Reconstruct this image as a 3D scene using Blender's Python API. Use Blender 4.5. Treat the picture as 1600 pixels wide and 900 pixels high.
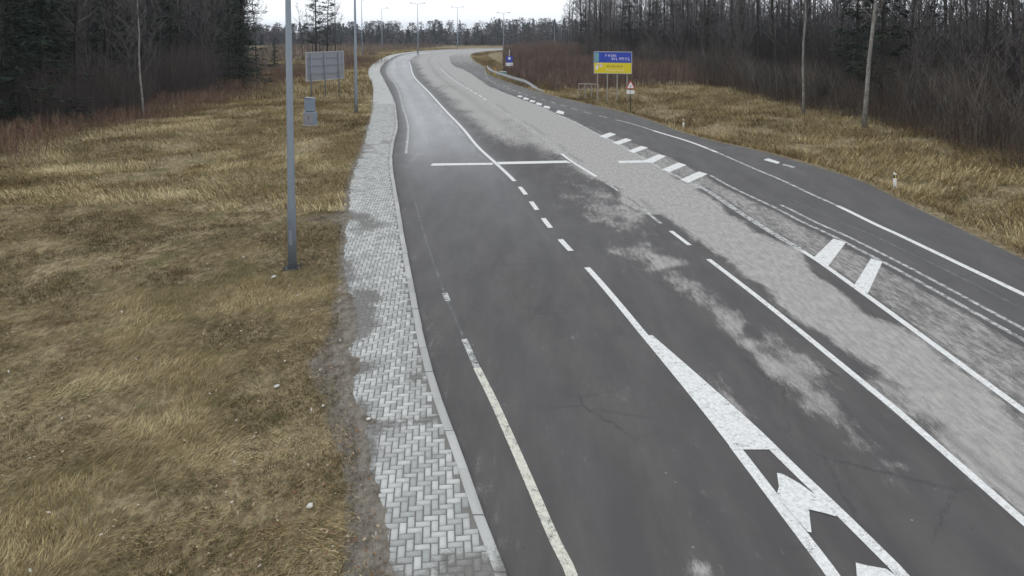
import bpy, math, random
import numpy as np
R = math.radians
random.seed(7); rng = np.random.default_rng(11)
for o in list(bpy.data.objects): bpy.data.objects.remove(o)
SC = bpy.context.scene; COL = SC.collection

# ------------------------------------------------------------------ camera, sky, sun, exposure
F = 1100.0; CH = 6.4; YH = 44.0; PITCH = R(3.0); PPY = YH + F * math.tan(PITCH)   # a level-ish camera with a dropped lens keeps posts upright
cam_d = bpy.data.cameras.new('camera'); cam = bpy.data.objects.new('camera', cam_d); COL.objects.link(cam)
cam_d.sensor_width = 36; cam_d.lens = 36 * F / 1600; cam_d.shift_y = -(450 - PPY) / 1600; cam_d.clip_start = 0.1; cam_d.clip_end = 5000
cam.location = (0, 0, CH); cam.rotation_euler = (R(90) - PITCH, 0, 0)
SC.camera = cam
SUN_EL, SUN_AZ = R(48), R(-60)
w = bpy.data.worlds.new('World'); SC.world = w; w.use_nodes = True
nt = w.node_tree; nt.nodes.clear()
out = nt.nodes.new('ShaderNodeOutputWorld'); bg = nt.nodes.new('ShaderNodeBackground')
sky = nt.nodes.new('ShaderNodeTexSky'); sky.sky_type = 'NISHITA'; sky.sun_disc = False
sky.sun_elevation = SUN_EL; sky.sun_rotation = SUN_AZ
sky.air_density = 1.0; sky.dust_density = 1.5; sky.ozone_density = 1.0
hs = nt.nodes.new('ShaderNodeHueSaturation'); hs.inputs['Saturation'].default_value = 0.6
nt.links.new(sky.outputs[0], hs.inputs['Color'])
tc = nt.nodes.new('ShaderNodeTexCoord'); mp = nt.nodes.new('ShaderNodeMapping'); mp.inputs['Scale'].default_value = (1, 1, 3.5)
nz = nt.nodes.new('ShaderNodeTexNoise'); nz.inputs['Scale'].default_value = 2.2; nz.inputs['Detail'].default_value = 5
nt.links.new(tc.outputs['Generated'], mp.inputs[0]); nt.links.new(mp.outputs[0], nz.inputs['Vector'])
cr = nt.nodes.new('ShaderNodeMapRange'); cr.inputs['From Min'].default_value = .3; cr.inputs['From Max'].default_value = .75; cr.inputs['To Min'].default_value = .80; cr.inputs['To Max'].default_value = .97
nt.links.new(nz.outputs[0], cr.inputs['Value'])
mx = nt.nodes.new('ShaderNodeMix'); mx.data_type = 'RGBA'; mx.inputs[7].default_value = (8.4, 8.8, 9.35, 1)      # the cloud deck
nt.links.new(cr.outputs[0], mx.inputs[0]); nt.links.new(hs.outputs[0], mx.inputs[6]); nt.links.new(mx.outputs[2], bg.inputs['Color'])
bg.inputs['Strength'].default_value = 0.115
nt.links.new(bg.outputs[0], out.inputs[0])
sl = bpy.data.lights.new('sun', 'SUN'); so = bpy.data.objects.new('sun', sl); COL.objects.link(so)
sl.energy = 0.5; sl.angle = R(25); sl.color = (1, 0.97, 0.93)
so.rotation_euler = (R(90) - SUN_EL, 0, -SUN_AZ + math.pi)
SC.view_settings.view_transform = 'Standard'; SC.view_settings.look = 'None'
SC.view_settings.exposure = 0.32; SC.view_settings.gamma = 1
SC.render.engine = 'CYCLES'
SC.cycles.max_bounces = 5; SC.cycles.diffuse_bounces = 2; SC.cycles.volume_bounces = 0

# ------------------------------------------------------------------ helpers
def at(x, y, z=0.0):
    """a point of the photograph -> a point on the level z"""
    dx = (x - 800) / F; dy = -(y - PPY) / F
    wy = math.cos(PITCH) + dy * math.sin(PITCH); wz = -math.sin(PITCH) + dy * math.cos(PITCH)
    t = (z - CH) / wz
    return (dx * t, wy * t)

def hash2(ix, iy, seed):
    h = (ix.astype(np.int64) * 374761393 + iy.astype(np.int64) * 668265263 + seed * 982451653) & 0xffffffff
    h = ((h ^ (h >> 13)) * 1274126177) & 0xffffffff
    return ((h ^ (h >> 16)) & 0xffff) / 65535.0
def vnoise(x, y, seed=0):
    x = np.asarray(x, float); y = np.asarray(y, float)
    ix = np.floor(x); iy = np.floor(y); fx = x - ix; fy = y - iy
    fx = fx * fx * (3 - 2 * fx); fy = fy * fy * (3 - 2 * fy)
    a = hash2(ix, iy, seed); b = hash2(ix + 1, iy, seed); c = hash2(ix, iy + 1, seed); d = hash2(ix + 1, iy + 1, seed)
    return (a * (1 - fx) + b * fx) * (1 - fy) + (c * (1 - fx) + d * fx) * fy
def fbm(x, y, seed=0, octs=4):
    s = 0; amp = 0.5; tot = 0
    for k in range(octs):
        s = s + amp * vnoise(np.asarray(x) * 2 ** k, np.asarray(y) * 2 ** k, seed + k * 17); tot += amp; amp *= 0.5
    return s / tot
def sstep(a, b, x): t = np.clip((np.asarray(x, float) - a) / (b - a), 0, 1); return t * t * (3 - 2 * t)

def tag(o, label=None, cat=None, group=None, kind=None):
    if label: o['label'] = label
    if cat: o['category'] = cat
    if group: o['group'] = group
    if kind: o['kind'] = kind
    return o
def empty(name, loc, rz=0.0):
    o = bpy.data.objects.new(name, None); COL.objects.link(o); o.location = loc; o.rotation_euler = (0, 0, rz); o.empty_display_size = .2
    return o
def link_mesh(name, me, parent=None, mat=None):
    o = bpy.data.objects.new(name, me); COL.objects.link(o)
    if parent: o.parent = parent
    if mat: me.materials.append(mat)
    return o
def np_mesh(name, V, Fc, mat, parent=None, attrs=None, smooth=False):
    """V (n,3); Fc (m,k) faces of one size; attrs {name: (n,) or (n,3)} per vertex"""
    me = bpy.data.meshes.new(name); V = np.ascontiguousarray(V, dtype=np.float32); Fc = np.ascontiguousarray(Fc, dtype=np.int32)
    k = Fc.shape[1]
    me.vertices.add(len(V)); me.vertices.foreach_set('co', V.ravel())
    me.loops.add(Fc.size); me.loops.foreach_set('vertex_index', Fc.ravel())
    me.polygons.add(len(Fc)); me.polygons.foreach_set('loop_start', np.arange(0, Fc.size, k, dtype=np.int32))
    me.update(calc_edges=True)
    if smooth: me.polygons.foreach_set('use_smooth', np.ones(len(Fc), bool))
    for n, a in (attrs or {}).items():
        a = np.asarray(a, dtype=np.float32)
        if a.ndim == 1:
            at_ = me.attributes.new(n, 'FLOAT', 'POINT'); at_.data.foreach_set('value', a)
        else:
            at_ = me.attributes.new(n, 'FLOAT_COLOR', 'POINT'); c = np.ones((len(a), 4), np.float32); c[:, :3] = a; at_.data.foreach_set('color', c.ravel())
    return link_mesh(name, me, parent, mat)
def grid_faces(nr, nc):
    i = np.arange(nr - 1)[:, None] * nc + np.arange(nc - 1)[None, :]
    return np.stack([i, i + 1, i + nc + 1, i + nc], -1).reshape(-1, 4)

class MB:
    def __init__(s): s.v = []; s.f = []
    def box(s, c, d, rz=0.0, rx=0.0, bev=0.0):
        x, y, z = d[0] / 2, d[1] / 2, d[2] / 2; n = len(s.v)
        ca, sa = math.cos(rz), math.sin(rz); cb, sb = math.cos(rx), math.sin(rx)
        def P(px, py, pz):
            py, pz = py * cb - pz * sb, py * sb + pz * cb
            return (c[0] + px * ca - py * sa, c[1] + px * sa + py * ca, c[2] + pz)
        if bev <= 0:
            s.v += [P(i * x, j * y, k * z) for k in (-1, 1) for j in (-1, 1) for i in (-1, 1)]
            s.f += [tuple(n + q for q in f) for f in ((0, 2, 3, 1), (4, 5, 7, 6), (0, 1, 5, 4), (2, 6, 7, 3), (0, 4, 6, 2), (1, 3, 7, 5))]
        else:
            b = bev
            ring = [(-x + b, -y), (x - b, -y), (x, -y + b), (x, y - b), (x - b, y), (-x + b, y), (-x, y - b), (-x, -y + b)]
            inn = [(px * (1 - b / x), py * (1 - b / y)) for px, py in ring]
            lay = [(inn, -z), (ring, -z + b), (ring, z - b), (inn, z)]
            for r, zz in lay: s.v += [P(px, py, zz) for px, py in r]
            for L in range(3):
                for i in range(8): s.f.append((n + L * 8 + i, n + L * 8 + (i + 1) % 8, n + (L + 1) * 8 + (i + 1) % 8, n + (L + 1) * 8 + i))
            s.f.append(tuple(n + 7 - i for i in range(8))); s.f.append(tuple(n + 24 + i for i in range(8)))
        return s
    def tube(s, pts, rad, n=6, cap=True):
        pts = [np.array(p, float) for p in pts]; base = len(s.v); up = None
        for i, p in enumerate(pts):
            d = (pts[min(i + 1, len(pts) - 1)] - pts[max(i - 1, 0)]); d = d / (np.linalg.norm(d) + 1e-9)
            if up is None: up = np.array([0, 0, 1.0]) if abs(d[2]) < 0.9 else np.array([1.0, 0, 0])
            a = np.cross(d, up); a /= (np.linalg.norm(a) + 1e-9); b = np.cross(d, a); up = np.cross(a, d) if abs(d[2]) < .9 else up
            r = rad[i] if hasattr(rad, '__len__') else rad
            for k in range(n):
                t = 2 * math.pi * k / n; q = p + r * (math.cos(t) * a + math.sin(t) * b); s.v.append(tuple(q))
        for i in range(len(pts) - 1):
            for k in range(n):
                s.f.append((base + i * n + k, base + i * n + (k + 1) % n, base + (i + 1) * n + (k + 1) % n, base + (i + 1) * n + k))
        if cap:
            s.f.append(tuple(base + k for k in reversed(range(n)))); e = base + (len(pts) - 1) * n; s.f.append(tuple(e + k for k in range(n)))
        return s
    def prism(s, poly, y0, y1):
        """polygon in x,z extruded along y"""
        n = len(s.v); m = len(poly)
        s.v += [(x, y0, z) for x, z in poly] + [(x, y1, z) for x, z in poly]
        s.f.append(tuple(n + i for i in range(m))); s.f.append(tuple(n + m + i for i in reversed(range(m))))
        for i in range(m): s.f.append((n + i, n + m + i, n + m + (i + 1) % m, n + (i + 1) % m))
        return s
    def build(s, name, mat, parent=None, smooth=False):
        me = bpy.data.meshes.new(name); me.from_pydata([tuple(map(float, v)) for v in s.v], [], s.f); me.update()
        if smooth: me.polygons.foreach_set('use_smooth', [True] * len(me.polygons))
        return link_mesh(name, me, parent, mat)

def copy_tree(o, parent=None):
    c = o.copy(); COL.objects.link(c); c.parent = parent
    for ch in list(KIDS.get(o.name, [])): copy_tree(ch, c)
    return c
KIDS = {}
def remember(o):
    KIDS[o.name] = list(o.children)
    for ch in o.children: remember(ch)

# ------------------------------------------------------------------ materials
class NT:
    def __init__(s, name):
        s.m = bpy.data.materials.new(name); s.m.use_nodes = True; s.t = s.m.node_tree
        s.b = s.t.nodes['Principled BSDF']; s.out = s.t.nodes['Material Output']; s._c = None
    def n(s, typ, ins=None, **kw):
        nd = s.t.nodes.new(typ)
        for k, v in kw.items(): setattr(nd, k, v)
        for k, v in (ins or {}).items():
            if isinstance(v, bpy.types.NodeSocket): s.t.links.new(v, nd.inputs[k])
            else: nd.inputs[k].default_value = v
        return nd
    def set(s, k, v):
        if isinstance(v, bpy.types.NodeSocket): s.t.links.new(v, s.b.inputs[k])
        else: s.b.inputs[k].default_value = v
    def obj(s):
        if s._c is None: s._c = s.n('ShaderNodeTexCoord').outputs['Object']
        return s._c
    def noise(s, scale, detail=4, rough=0.55, vec=None, stretch=None):
        v = vec or s.obj()
        if stretch: v = s.n('ShaderNodeMapping', {'Vector': v, 'Scale': stretch}).outputs[0]
        return s.n('ShaderNodeTexNoise', {'Vector': v, 'Scale': scale, 'Detail': detail, 'Roughness': rough}).outputs[0]
    def attr(s, name, out='Fac'): return s.n('ShaderNodeAttribute', attribute_name=name).outputs[out]
    def math(s, op, a, b=0.0, c=None):
        nd = s.t.nodes.new('ShaderNodeMath'); nd.operation = op
        for i, v in enumerate([a, b] + ([c] if c is not None else [])):
            if isinstance(v, bpy.types.NodeSocket): s.t.links.new(v, nd.inputs[i])
            else: nd.inputs[i].default_value = v
        return nd.outputs[0]
    def ss(s, x, a, b):
        return s.n('ShaderNodeMapRange', {'Value': x, 'From Min': a, 'From Max': b}, interpolation_type='SMOOTHSTEP').outputs[0]
    def mix(s, f, a, b, mode='MIX'):
        nd = s.t.nodes.new('ShaderNodeMix'); nd.data_type = 'RGBA'; nd.blend_type = mode
        for i, v in ((0, f), (6, a), (7, b)):
            if isinstance(v, bpy.types.NodeSocket): s.t.links.new(v, nd.inputs[i])
            else: nd.inputs[i].default_value = v if i == 0 else ((*v, 1) if len(v) == 3 else v)
        return nd.outputs[2]
    def bump(s, h, strength=0.5, dist=0.01):
        s.set('Normal', s.n('ShaderNodeBump', {'Height': h, 'Strength': strength, 'Distance': dist}).outputs[0])
    def bright(s, c, f):  # multiply a colour by a factor socket
        return s.n('ShaderNodeVectorMath', {0: c, 1: s.n('ShaderNodeCombineXYZ', {0: f, 1: f, 2: f}).outputs[0]}, operation='MULTIPLY').outputs[0]

def simple(name, col, rough=0.6, metal=0.0, var=0.25, scale=8.0, spec=0.4):
    k = NT(name); n = k.noise(scale); f = k.math('MULTIPLY_ADD', n, var * 2, 1 - var)
    k.set('Base Color', k.bright(k.mix(0.0, col, col), f)); k.set('Roughness', rough); k.set('Metallic', metal); k.set('Specular IOR Level', spec)
    return k.m
M = {}
M['galv'] = simple('galvanised_steel', (0.20, 0.23, 0.26), 0.5, 0.15, 0.12, 3)
M['galv_pale'] = simple('pale_steel', (0.42, 0.43, 0.43), 0.55, 0.1, 0.12, 3)
M['dark_steel'] = simple('dark_steel', (0.06, 0.065, 0.075), 0.6, 0.1, 0.2, 6)
M['sign_grey'] = simple('sign_back_grey', (0.27, 0.27, 0.30), 0.5, 0.1, 0.1, 2)
M['cab_blue'] = simple('cabinet_blue_grey', (0.20, 0.25, 0.32), 0.5, 0.0, 0.12, 3)
M['white'] = simple('white_paint', (0.78, 0.78, 0.76), 0.5, 0, 0.06, 5)
M['red'] = simple('red_paint', (0.50, 0.05, 0.05), 0.5, 0, 0.1, 5)
M['blue'] = simple('blue_paint', (0.025, 0.055, 0.42), 0.45, 0, 0.08, 4)
M['yellow'] = simple('yellow_paint', (0.72, 0.58, 0.01), 0.45, 0, 0.08, 4)
M['orange'] = simple('orange_paint', (0.55, 0.22, 0.03), 0.5, 0, 0.1, 4)
M['teal'] = simple('teal_paint', (0.16, 0.36, 0.36), 0.5, 0, 0.1, 4)
M['black'] = simple('black_rubber', (0.03, 0.03, 0.03), 0.7, 0, 0.2, 8)
M['lens'] = simple('lamp_lens', (0.6, 0.6, 0.58), 0.3, 0, 0.05, 8)
M['concrete'] = simple('concrete', (0.36, 0.36, 0.34), 0.85, 0, 0.25, 12)
M['stone'] = simple('pale_stone', (0.50, 0.49, 0.45), 0.9, 0, 0.45, 25)
M['wood_pale'] = simple('weathered_wood', (0.30, 0.28, 0.24), 0.85, 0, 0.2, 10)

def mat_road():
    k = NT('asphalt'); pale = k.attr('pale'); wet = k.attr('wet')
    nl = k.noise(0.9, 5, 0.65, stretch=(1.8, 0.45, 1)); nm = k.noise(6, 6, 0.72, stretch=(1.5, 0.40, 1)); nf = k.noise(34, 4, 0.75, stretch=(1.2, .6, 1)); gr = k.noise(230, 2, 0.8)
    q = k.math('ADD', pale, k.math('MULTIPLY', k.math('SUBTRACT', nl, 0.5), 0.7))
    q = k.math('ADD', q, k.math('MULTIPLY', k.math('SUBTRACT', nm, 0.5), 1.15))
    q = k.math('ADD', q, k.math('MULTIPLY', k.math('SUBTRACT', nf, 0.5), 0.8))
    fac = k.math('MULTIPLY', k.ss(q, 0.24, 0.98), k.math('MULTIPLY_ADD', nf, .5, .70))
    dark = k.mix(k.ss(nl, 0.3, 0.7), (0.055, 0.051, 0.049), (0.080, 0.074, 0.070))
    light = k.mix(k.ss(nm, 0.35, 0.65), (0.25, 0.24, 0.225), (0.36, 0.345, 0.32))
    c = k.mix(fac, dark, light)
    # loose grit flecks on the dark asphalt, dark flecks in the pale dust
    v = k.n('ShaderNodeTexVoronoi', {'Vector': k.obj(), 'Scale': 3.3, 'Randomness': 1.0}).outputs['Distance']
    fl = k.math('MULTIPLY', k.math('SUBTRACT', 1.0, k.ss(v, 0.02, 0.07)), k.ss(nl, 0.5, 0.62))
    c = k.mix(k.math('MULTIPLY', fl, 0.7), c, (0.33, 0.33, 0.32))
    sp = k.math('MULTIPLY', k.ss(k.noise(9, 5, .75, stretch=(1.3, .6, 1)), 0.58, 0.66), fac)
    c = k.mix(k.math('MULTIPLY', sp, 0.55), c, (0.12, 0.118, 0.112))
    sx = k.n('ShaderNodeSeparateXYZ', {0: k.obj()}).outputs
    tr = k.attr('track'); c = k.mix(k.math('MULTIPLY', tr, k.math('MULTIPLY_ADD', nm, .5, .1)), c, (0.050, 0.049, 0.052))
    wv = k.n('ShaderNodeVectorMath', {0: k.obj(), 1: k.n('ShaderNodeCombineXYZ', {0: k.math('MULTIPLY', nm, .5), 1: k.math('MULTIPLY', nf, .3), 2: 0.0}).outputs[0]}, operation='ADD').outputs[0]
    ve = k.n('ShaderNodeTexVoronoi', {'Vector': wv, 'Scale': 0.42}, feature='DISTANCE_TO_EDGE').outputs['Distance']
    crack = k.math('MULTIPLY', k.math('SUBTRACT', 1.0, k.ss(ve, 0.002, 0.010)), k.math('MULTIPLY', k.ss(k.noise(.25, 3, .6), .50, .60), k.math('SUBTRACT', 1.0, fac)))
    c = k.mix(k.math('MULTIPLY', crack, .65), c, (0.028, 0.027, 0.027))
    drip = k.ss(k.noise(2.6, 4, .6), .66, .74); c = k.mix(k.math('MULTIPLY', drip, k.math('MULTIPLY', .5, k.math('SUBTRACT', 1.0, fac))), c, (0.035, 0.034, 0.034))
    dust = k.ss(k.noise(3.7, 6, .75, stretch=(1.4, .5, 1)), .60, .72); c = k.mix(k.math('MULTIPLY', dust, .22), c, (0.24, 0.235, 0.22))
    g2 = k.noise(75, 3, .75)
    f = k.math('MULTIPLY_ADD', gr, 0.7, 0.65); f = k.math('MULTIPLY', f, k.math('MULTIPLY_ADD', g2, 0.9, 0.55))
    f = k.math('MULTIPLY', f, k.math('SUBTRACT', 1.0, k.math('MULTIPLY', wet, 0.25)))
    k.set('Base Color', k.bright(c, f))
    r = k.math('SUBTRACT', 0.80, k.math('MULTIPLY', wet, k.math('MULTIPLY_ADD', nl, 0.06, 0.58)))
    k.set('Roughness', r); k.set('Specular IOR Level', 0.4)
    k.bump(gr, 0.35, 0.006); return k.m
M['road'] = mat_road()

def mat_paint(name, col, wear_lo, wear_hi):
    k = NT(name); n = k.noise(5, 5, .7); n2 = k.noise(38, 4, .75)
    q = k.math('ADD', k.math('MULTIPLY', n, 0.5), k.math('MULTIPLY', n2, 0.5))
    wear = k.ss(q, wear_lo, wear_hi)
    c = k.mix(k.ss(k.noise(16, 4, .7), .35, .7), col, tuple(x * .72 for x in col))
    k.set('Base Color', c); k.set('Roughness', 0.7)
    tr = k.n('ShaderNodeBsdfTransparent').outputs[0]
    ms = k.n('ShaderNodeMixShader', {0: k.math('MULTIPLY', wear, .9), 1: k.b.outputs[0], 2: tr}).outputs[0]
    k.t.links.new(ms, k.out.inputs[0]); return k.m
M['line'] = mat_paint('line_paint', (0.68, 0.68, 0.66), 0.53, 0.66)
M['line_worn'] = mat_paint('worn_line_paint', (0.55, 0.55, 0.53), 0.44, 0.58)
M['line_faint'] = mat_paint('faint_line_paint', (0.24, 0.24, 0.24), 0.36, 0.54)
M['line_yellow'] = mat_paint('yellowed_line_paint', (0.58, 0.57, 0.48), 0.50, 0.64)

def mat_paver():
    k = NT('concrete_pavers'); sh = k.attr('shade'); d = k.attr('dirt')
    n = k.noise(60, 4, .7); nm = k.noise(9, 4, .65)
    nb = k.noise(26, 3, .6)
    q = k.math('ADD', d, k.math('ADD', k.math('MULTIPLY', k.math('SUBTRACT', nm, 0.5), 0.8), k.math('MULTIPLY', k.math('SUBTRACT', nb, 0.5), 0.7)))
    c = k.mix(sh, (0.29, 0.295, 0.28), (0.49, 0.49, 0.47))
    c = k.mix(k.math('MULTIPLY', k.ss(q, 0.35, 0.85), .85), c, k.mix(nb, (0.085, 0.08, 0.072), (0.19, 0.18, 0.165)))
    k.set('Base Color', k.bright(c, k.math('MULTIPLY_ADD', n, 0.7, 0.65))); k.set('Roughness', 0.85); k.set('Specular IOR Level', .25)
    k.bump(n, 0.4, 0.004); return k.m
M['paver'] = mat_paver()
def mat_ground():
    k = NT('ground_soil_and_thatch'); bare = k.attr('bare'); leaf = k.attr('leaf')
    a = k.noise(0.55, 5, .65); b = k.noise(6, 6, .75, stretch=(1, .6, 1)); c_ = k.noise(40, 4, .8)
    g = k.mix(k.ss(b, .35, .68), (0.12, 0.095, 0.052), (0.33, 0.265, 0.155))
    g = k.mix(k.ss(a, .52, .68), g, (0.115, 0.105, 0.045))
    g = k.mix(k.ss(a, .42, .30), g, (0.13, 0.085, 0.045))
    soil = k.mix(k.ss(b, .3, .7), (0.10, 0.085, 0.065), (0.25, 0.225, 0.19))
    q = k.math('ADD', bare, k.math('MULTIPLY', k.math('SUBTRACT', b, .5), .9))
    g = k.mix(k.ss(q, .35, .7), g, soil)
    g = k.mix(leaf, g, k.mix(k.ss(b, .35, .65), (0.035, 0.026, 0.018), (0.10, 0.062, 0.038)))
    k.set('Base Color', k.bright(g, k.math('MULTIPLY_ADD', c_, 1.1, 0.45))); k.set('Roughness', 0.95); k.set('Specular IOR Level', .1)
    k.bump(k.math('ADD', b, k.math('MULTIPLY', c_, .5)), 0.8, 0.05); return k.m
M['ground'] = mat_ground()
def mat_attr(name, rough=.85, spec=.15, trans=0.0):
    k = NT(name); k.set('Base Color', k.attr('col', 'Color')); k.set('Roughness', rough); k.set('Specular IOR Level', spec); return k.m
M['grass'] = mat_attr('dry_grass_blades')
def mat_bark(name, c0, c1, scale=6, birch=False):
    k = NT(name); n = k.noise(scale, 5, .7, stretch=(1, 1, .25)); c = k.mix(k.ss(n, .35, .65), c0, c1)
    if birch:
        n2 = k.noise(5, 3, .6, stretch=(1, 1, 4)); c = k.mix(k.ss(n2, .58, .66), c, (0.05, 0.05, 0.05))
    k.set('Base Color', c); k.set('Roughness', .9); k.set('Specular IOR Level', .15); return k.m
M['bark'] = mat_bark('grey_brown_bark', (0.035, 0.030, 0.026), (0.095, 0.082, 0.070))
M['bark_dark'] = mat_bark('dark_bark', (0.020, 0.017, 0.015), (0.055, 0.045, 0.038))
M['bark_pale'] = mat_bark('birch_bark', (0.17, 0.16, 0.145), (0.30, 0.285, 0.255), 8, True)
M['twig'] = mat_bark('twigs', (0.075, 0.068, 0.066), (0.15, 0.135, 0.13))
M['twig_pale'] = mat_bark('pale_twigs', (0.11, 0.10, 0.09), (0.20, 0.18, 0.165))
M['needle'] = mat_bark('dark_needles', (0.012, 0.020, 0.013), (0.040, 0.055, 0.032), 1.5)
M['brush'] = mat_attr('brushwood_stems')

# ------------------------------------------------------------------ the lines of the road as x = f(y)
def ZL(pts, z=0.0): return [at(px, py, z) for px, py in pts]
K_near = ZL([(795,900),(770,840),(745,770),(720,700),(697,640),(680,590),(668,545),(655,490),(644,430),(634,380),(624,320),(615,270),(613,240),(618,212),(621,200),(620,178),(617,160),(611,146),(601,126),(594,110)], .12)
K_far = [(-25.6,150),(-26.6,163),(-26.3,176),(-24.3,190),(-20.0,203),(-13.5,213),(-4,219.5),(10,224),(40,229),(90,234),(150,238)]
S_near = ZL([(605,900),(590,800),(570,720),(560,660),(545,600),(540,560),(536,500),(535,460),(535,410),(538,370),(541,320),(546,285),(555,258),(566,230),(577,200),(584,157)], .12)
E_near = ZL([(893,895),(870,850),(840,780),(800,690),(765,615),(745,575),(732,545),(722,520),(700,465),(668,380),(644,300),(634,255),(636,220),(640,200),(633,170),(620,135),(606,116)])
C1_near = ZL([(1301,898),(1213,783),(1152,699),(1021,539),(915,418),(889,384),(800,281),(775,255),(750,232),(725,202),(700,175),(672,145),(650,122),(635,108)])
W_near = ZL([(1400,888),(1311,800),(1240,732),(1180,673),(1096,597),(1021,531)])
C2_near = ZL([(1400,640),(1180,462),(1107,405),(1050,363),(1032,348),(985,310),(930,275),(890,250),(860,224),(821,196),(783,172),(746,147),(718,130),(690,110)])
H1_near = ZL([(1400,495),(1345,455),(1275,405),(1200,360),(1150,328),(1100,295),(1065,279),(1035,264),(1010,250),(985,236),(960,222),(935,210),(900,192),(869,178),(831,162),(800,148),(740,121)])
H2_near = ZL([(1400,420),(1358,398),(1300,368),(1256,348),(1210,324),(1180,310),(1146,294),(1110,274),(1072,254),(1040,240),(1012,229),(987,218),(959,208),(915,190),(869,171),(831,156),(800,143),(742,119)])
L5_near = ZL([(1400,365),(1380,356),(1314,324),(1260,300),(1232,286),(1180,264),(1120,238),(1080,222),(1030,207),(990,194),(940,182),(910,174),(882,166),(860,159),(835,152),(800,140),(770,128)])
RE_near = ZL([(1400,310),(1358,288),(1280,262),(1216,244),(1170,232),(1120,222),(1090,214),(1060,205),(1020,190),(980,177),(940,167),(897,158),(850,146),(804,132),(760,116),(735,102)])

def mono(pts):
    pts = sorted(pts, key=lambda p: p[1]); o = [pts[0]]
    for p in pts[1:]:
        if p[1] > o[-1][1] + .05: o.append(p)
    return np.array([p[1] for p in o]), np.array([p[0] for p in o])
def pchip(X, Y):
    h = np.diff(X); d = np.diff(Y) / h; m = np.zeros(len(X)); m[0] = d[0]; m[-1] = d[-1]
    for i in range(1, len(X) - 1):
        m[i] = (d[i - 1] * h[i] + d[i] * h[i - 1]) / (h[i] + h[i - 1])     # smooth, not strictly monotone
    def f(x):
        x = np.asarray(x, float); i = np.clip(np.searchsorted(X, x) - 1, 0, len(X) - 2)
        t = (x - X[i]) / h[i]; tt = np.clip(t, 0, 1)
        y = (2*tt**3 - 3*tt**2 + 1) * Y[i] + (tt**3 - 2*tt**2 + tt) * h[i] * m[i] + (-2*tt**3 + 3*tt**2) * Y[i + 1] + (tt**3 - tt**2) * h[i] * m[i + 1]
        y = np.where(t < 0, Y[0] + (x - X[0]) * m[0] * .6, y); y = np.where(t > 1, Y[-1] + (x - X[-1]) * m[-1], y)
        return y
    return f
def smooth_pts(pts, n=2):
    X, Y = mono(pts)
    for _ in range(n):
        Y2 = Y.copy(); Y2[1:-1] = .25 * Y[:-2] + .5 * Y[1:-1] + .25 * Y[2:]; 
        # only remove tracing jitter: blend
        Y = .75 * Y + .25 * Y2
    return list(zip(Y, X))
kerb_pts = [p for p in K_near if p[1] < 120] + K_far
kf = pchip(*mono(kerb_pts))
def offset_far(near, off, ymin=108, ycut=108):
    """far continuation of a line: the kerb curve shifted along its own normal"""
    ys = np.concatenate([np.arange(ymin, 195, 8), np.arange(195, 236, 3)]); P = []
    for y in ys:
        d = (kf(y + .5) - kf(y - .5)); n = np.array([1.0, -d]) / math.hypot(1, d)
        P.append((float(kf(y) + n[0] * off), float(y + n[1] * off)))
    P = [p for p in P if p[1] > ycut + 10]
    P2 = []; 
    for p in P:
        if not P2 or p[1] > P2[-1][1] + .3: P2.append(p)
    return pchip(*mono(smooth_pts([p for p in near if p[1] < ycut] + P2, 1)))
sf = offset_far(S_near, -1.7, 74, 64)
ef = offset_far(E_near, 0.7)
c1 = offset_far(C1_near, 4.4)
c2 = offset_far(C2_near, 9.5)
h1 = offset_far(H1_near, 12.2, ycut=90)
h2 = offset_far(H2_near, 12.5, ycut=90)
l5 = offset_far(L5_near, 15.6, ycut=90)
ref_ = offset_far(RE_near, 16.8, ycut=105)
wf = pchip(*mono(W_near))

rows = np.concatenate([np.arange(-12, 5, 1.0), np.arange(5, 60, .2), np.arange(60, 130, .6), np.arange(130, 200, .6), np.arange(200, 240, .25)])
RY1 = 239.5
def road_bounds(y):
    return kf(y), ref_(y)

# road sheet (dense, so that dust, wet areas and painted far sheen can be stored per vertex)
def blob(X, Y, px, py, rx, ry, amp=1.0, z=0, rot=0):
    cx, cy = at(px, py, z); dx = X - cx; dy = Y - cy
    c, s = math.cos(rot), math.sin(rot); u = dx * c + dy * s; v = -dx * s + dy * c
    return amp * np.exp(-((u / rx) ** 2 + (v / ry) ** 2))
ry = rows[rows < 236]
NC = 110
kx, rx_ = road_bounds(ry); rx_ = np.minimum(rx_, 150.0); kx = np.minimum(kx, rx_ - .01)
T = np.linspace(0, 1, NC)[None, :]
RX = kx[:, None] * (1 - T) + rx_[:, None] * T; RYY = np.repeat(ry[:, None], NC, 1)
def LN(f): return f(ry)[:, None]
def band(x, a, b, s=.12): return sstep(a - s, a + s, x) * (1 - sstep(b - s, b + s, x))
nlow = fbm(RX * .35, RYY * .12, 3, 4); nmid = fbm(RX * .9, RYY * .35, 9, 4)
pale = np.full_like(RX, 0.05)
gut = 1 - sstep(0.15, .75, (RX - LN(kf)) / np.maximum(LN(ef) - LN(kf), .3))
pale += gut * (.06 + .22 * nmid) * (RYY > 0)
lane2 = band(RX, LN(c1) + .3, LN(c2), .2)
t2 = np.clip((RX - LN(c1)) / np.maximum(LN(c2) - LN(c1), 1), 0, 1)
farp = sstep(33, 46, RYY)
pale += lane2 * farp * (.22 + .75 * sstep(.0, .6, t2)) * (0.5 + 1.0 * nmid) * 1.05
pale += lane2 * (1 - farp) * sstep(20, 34, RYY) * sstep(.45, .95, t2) * (nmid * 1.1) * .8
pale += lane2 * (1 - sstep(12, 26, RYY)) * sstep(.88, 1.0, t2) * .2
rag = (fbm(RX * 1.1, RYY * .5, 71, 4) - .5) * 1.6
lane3 = band(RX + rag * (.25 + .5 * (RYY < 30)), LN(c2) - .05 + .45 * (RYY < 24), LN(h1) - .35 * (RYY < 28), .28)
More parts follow.
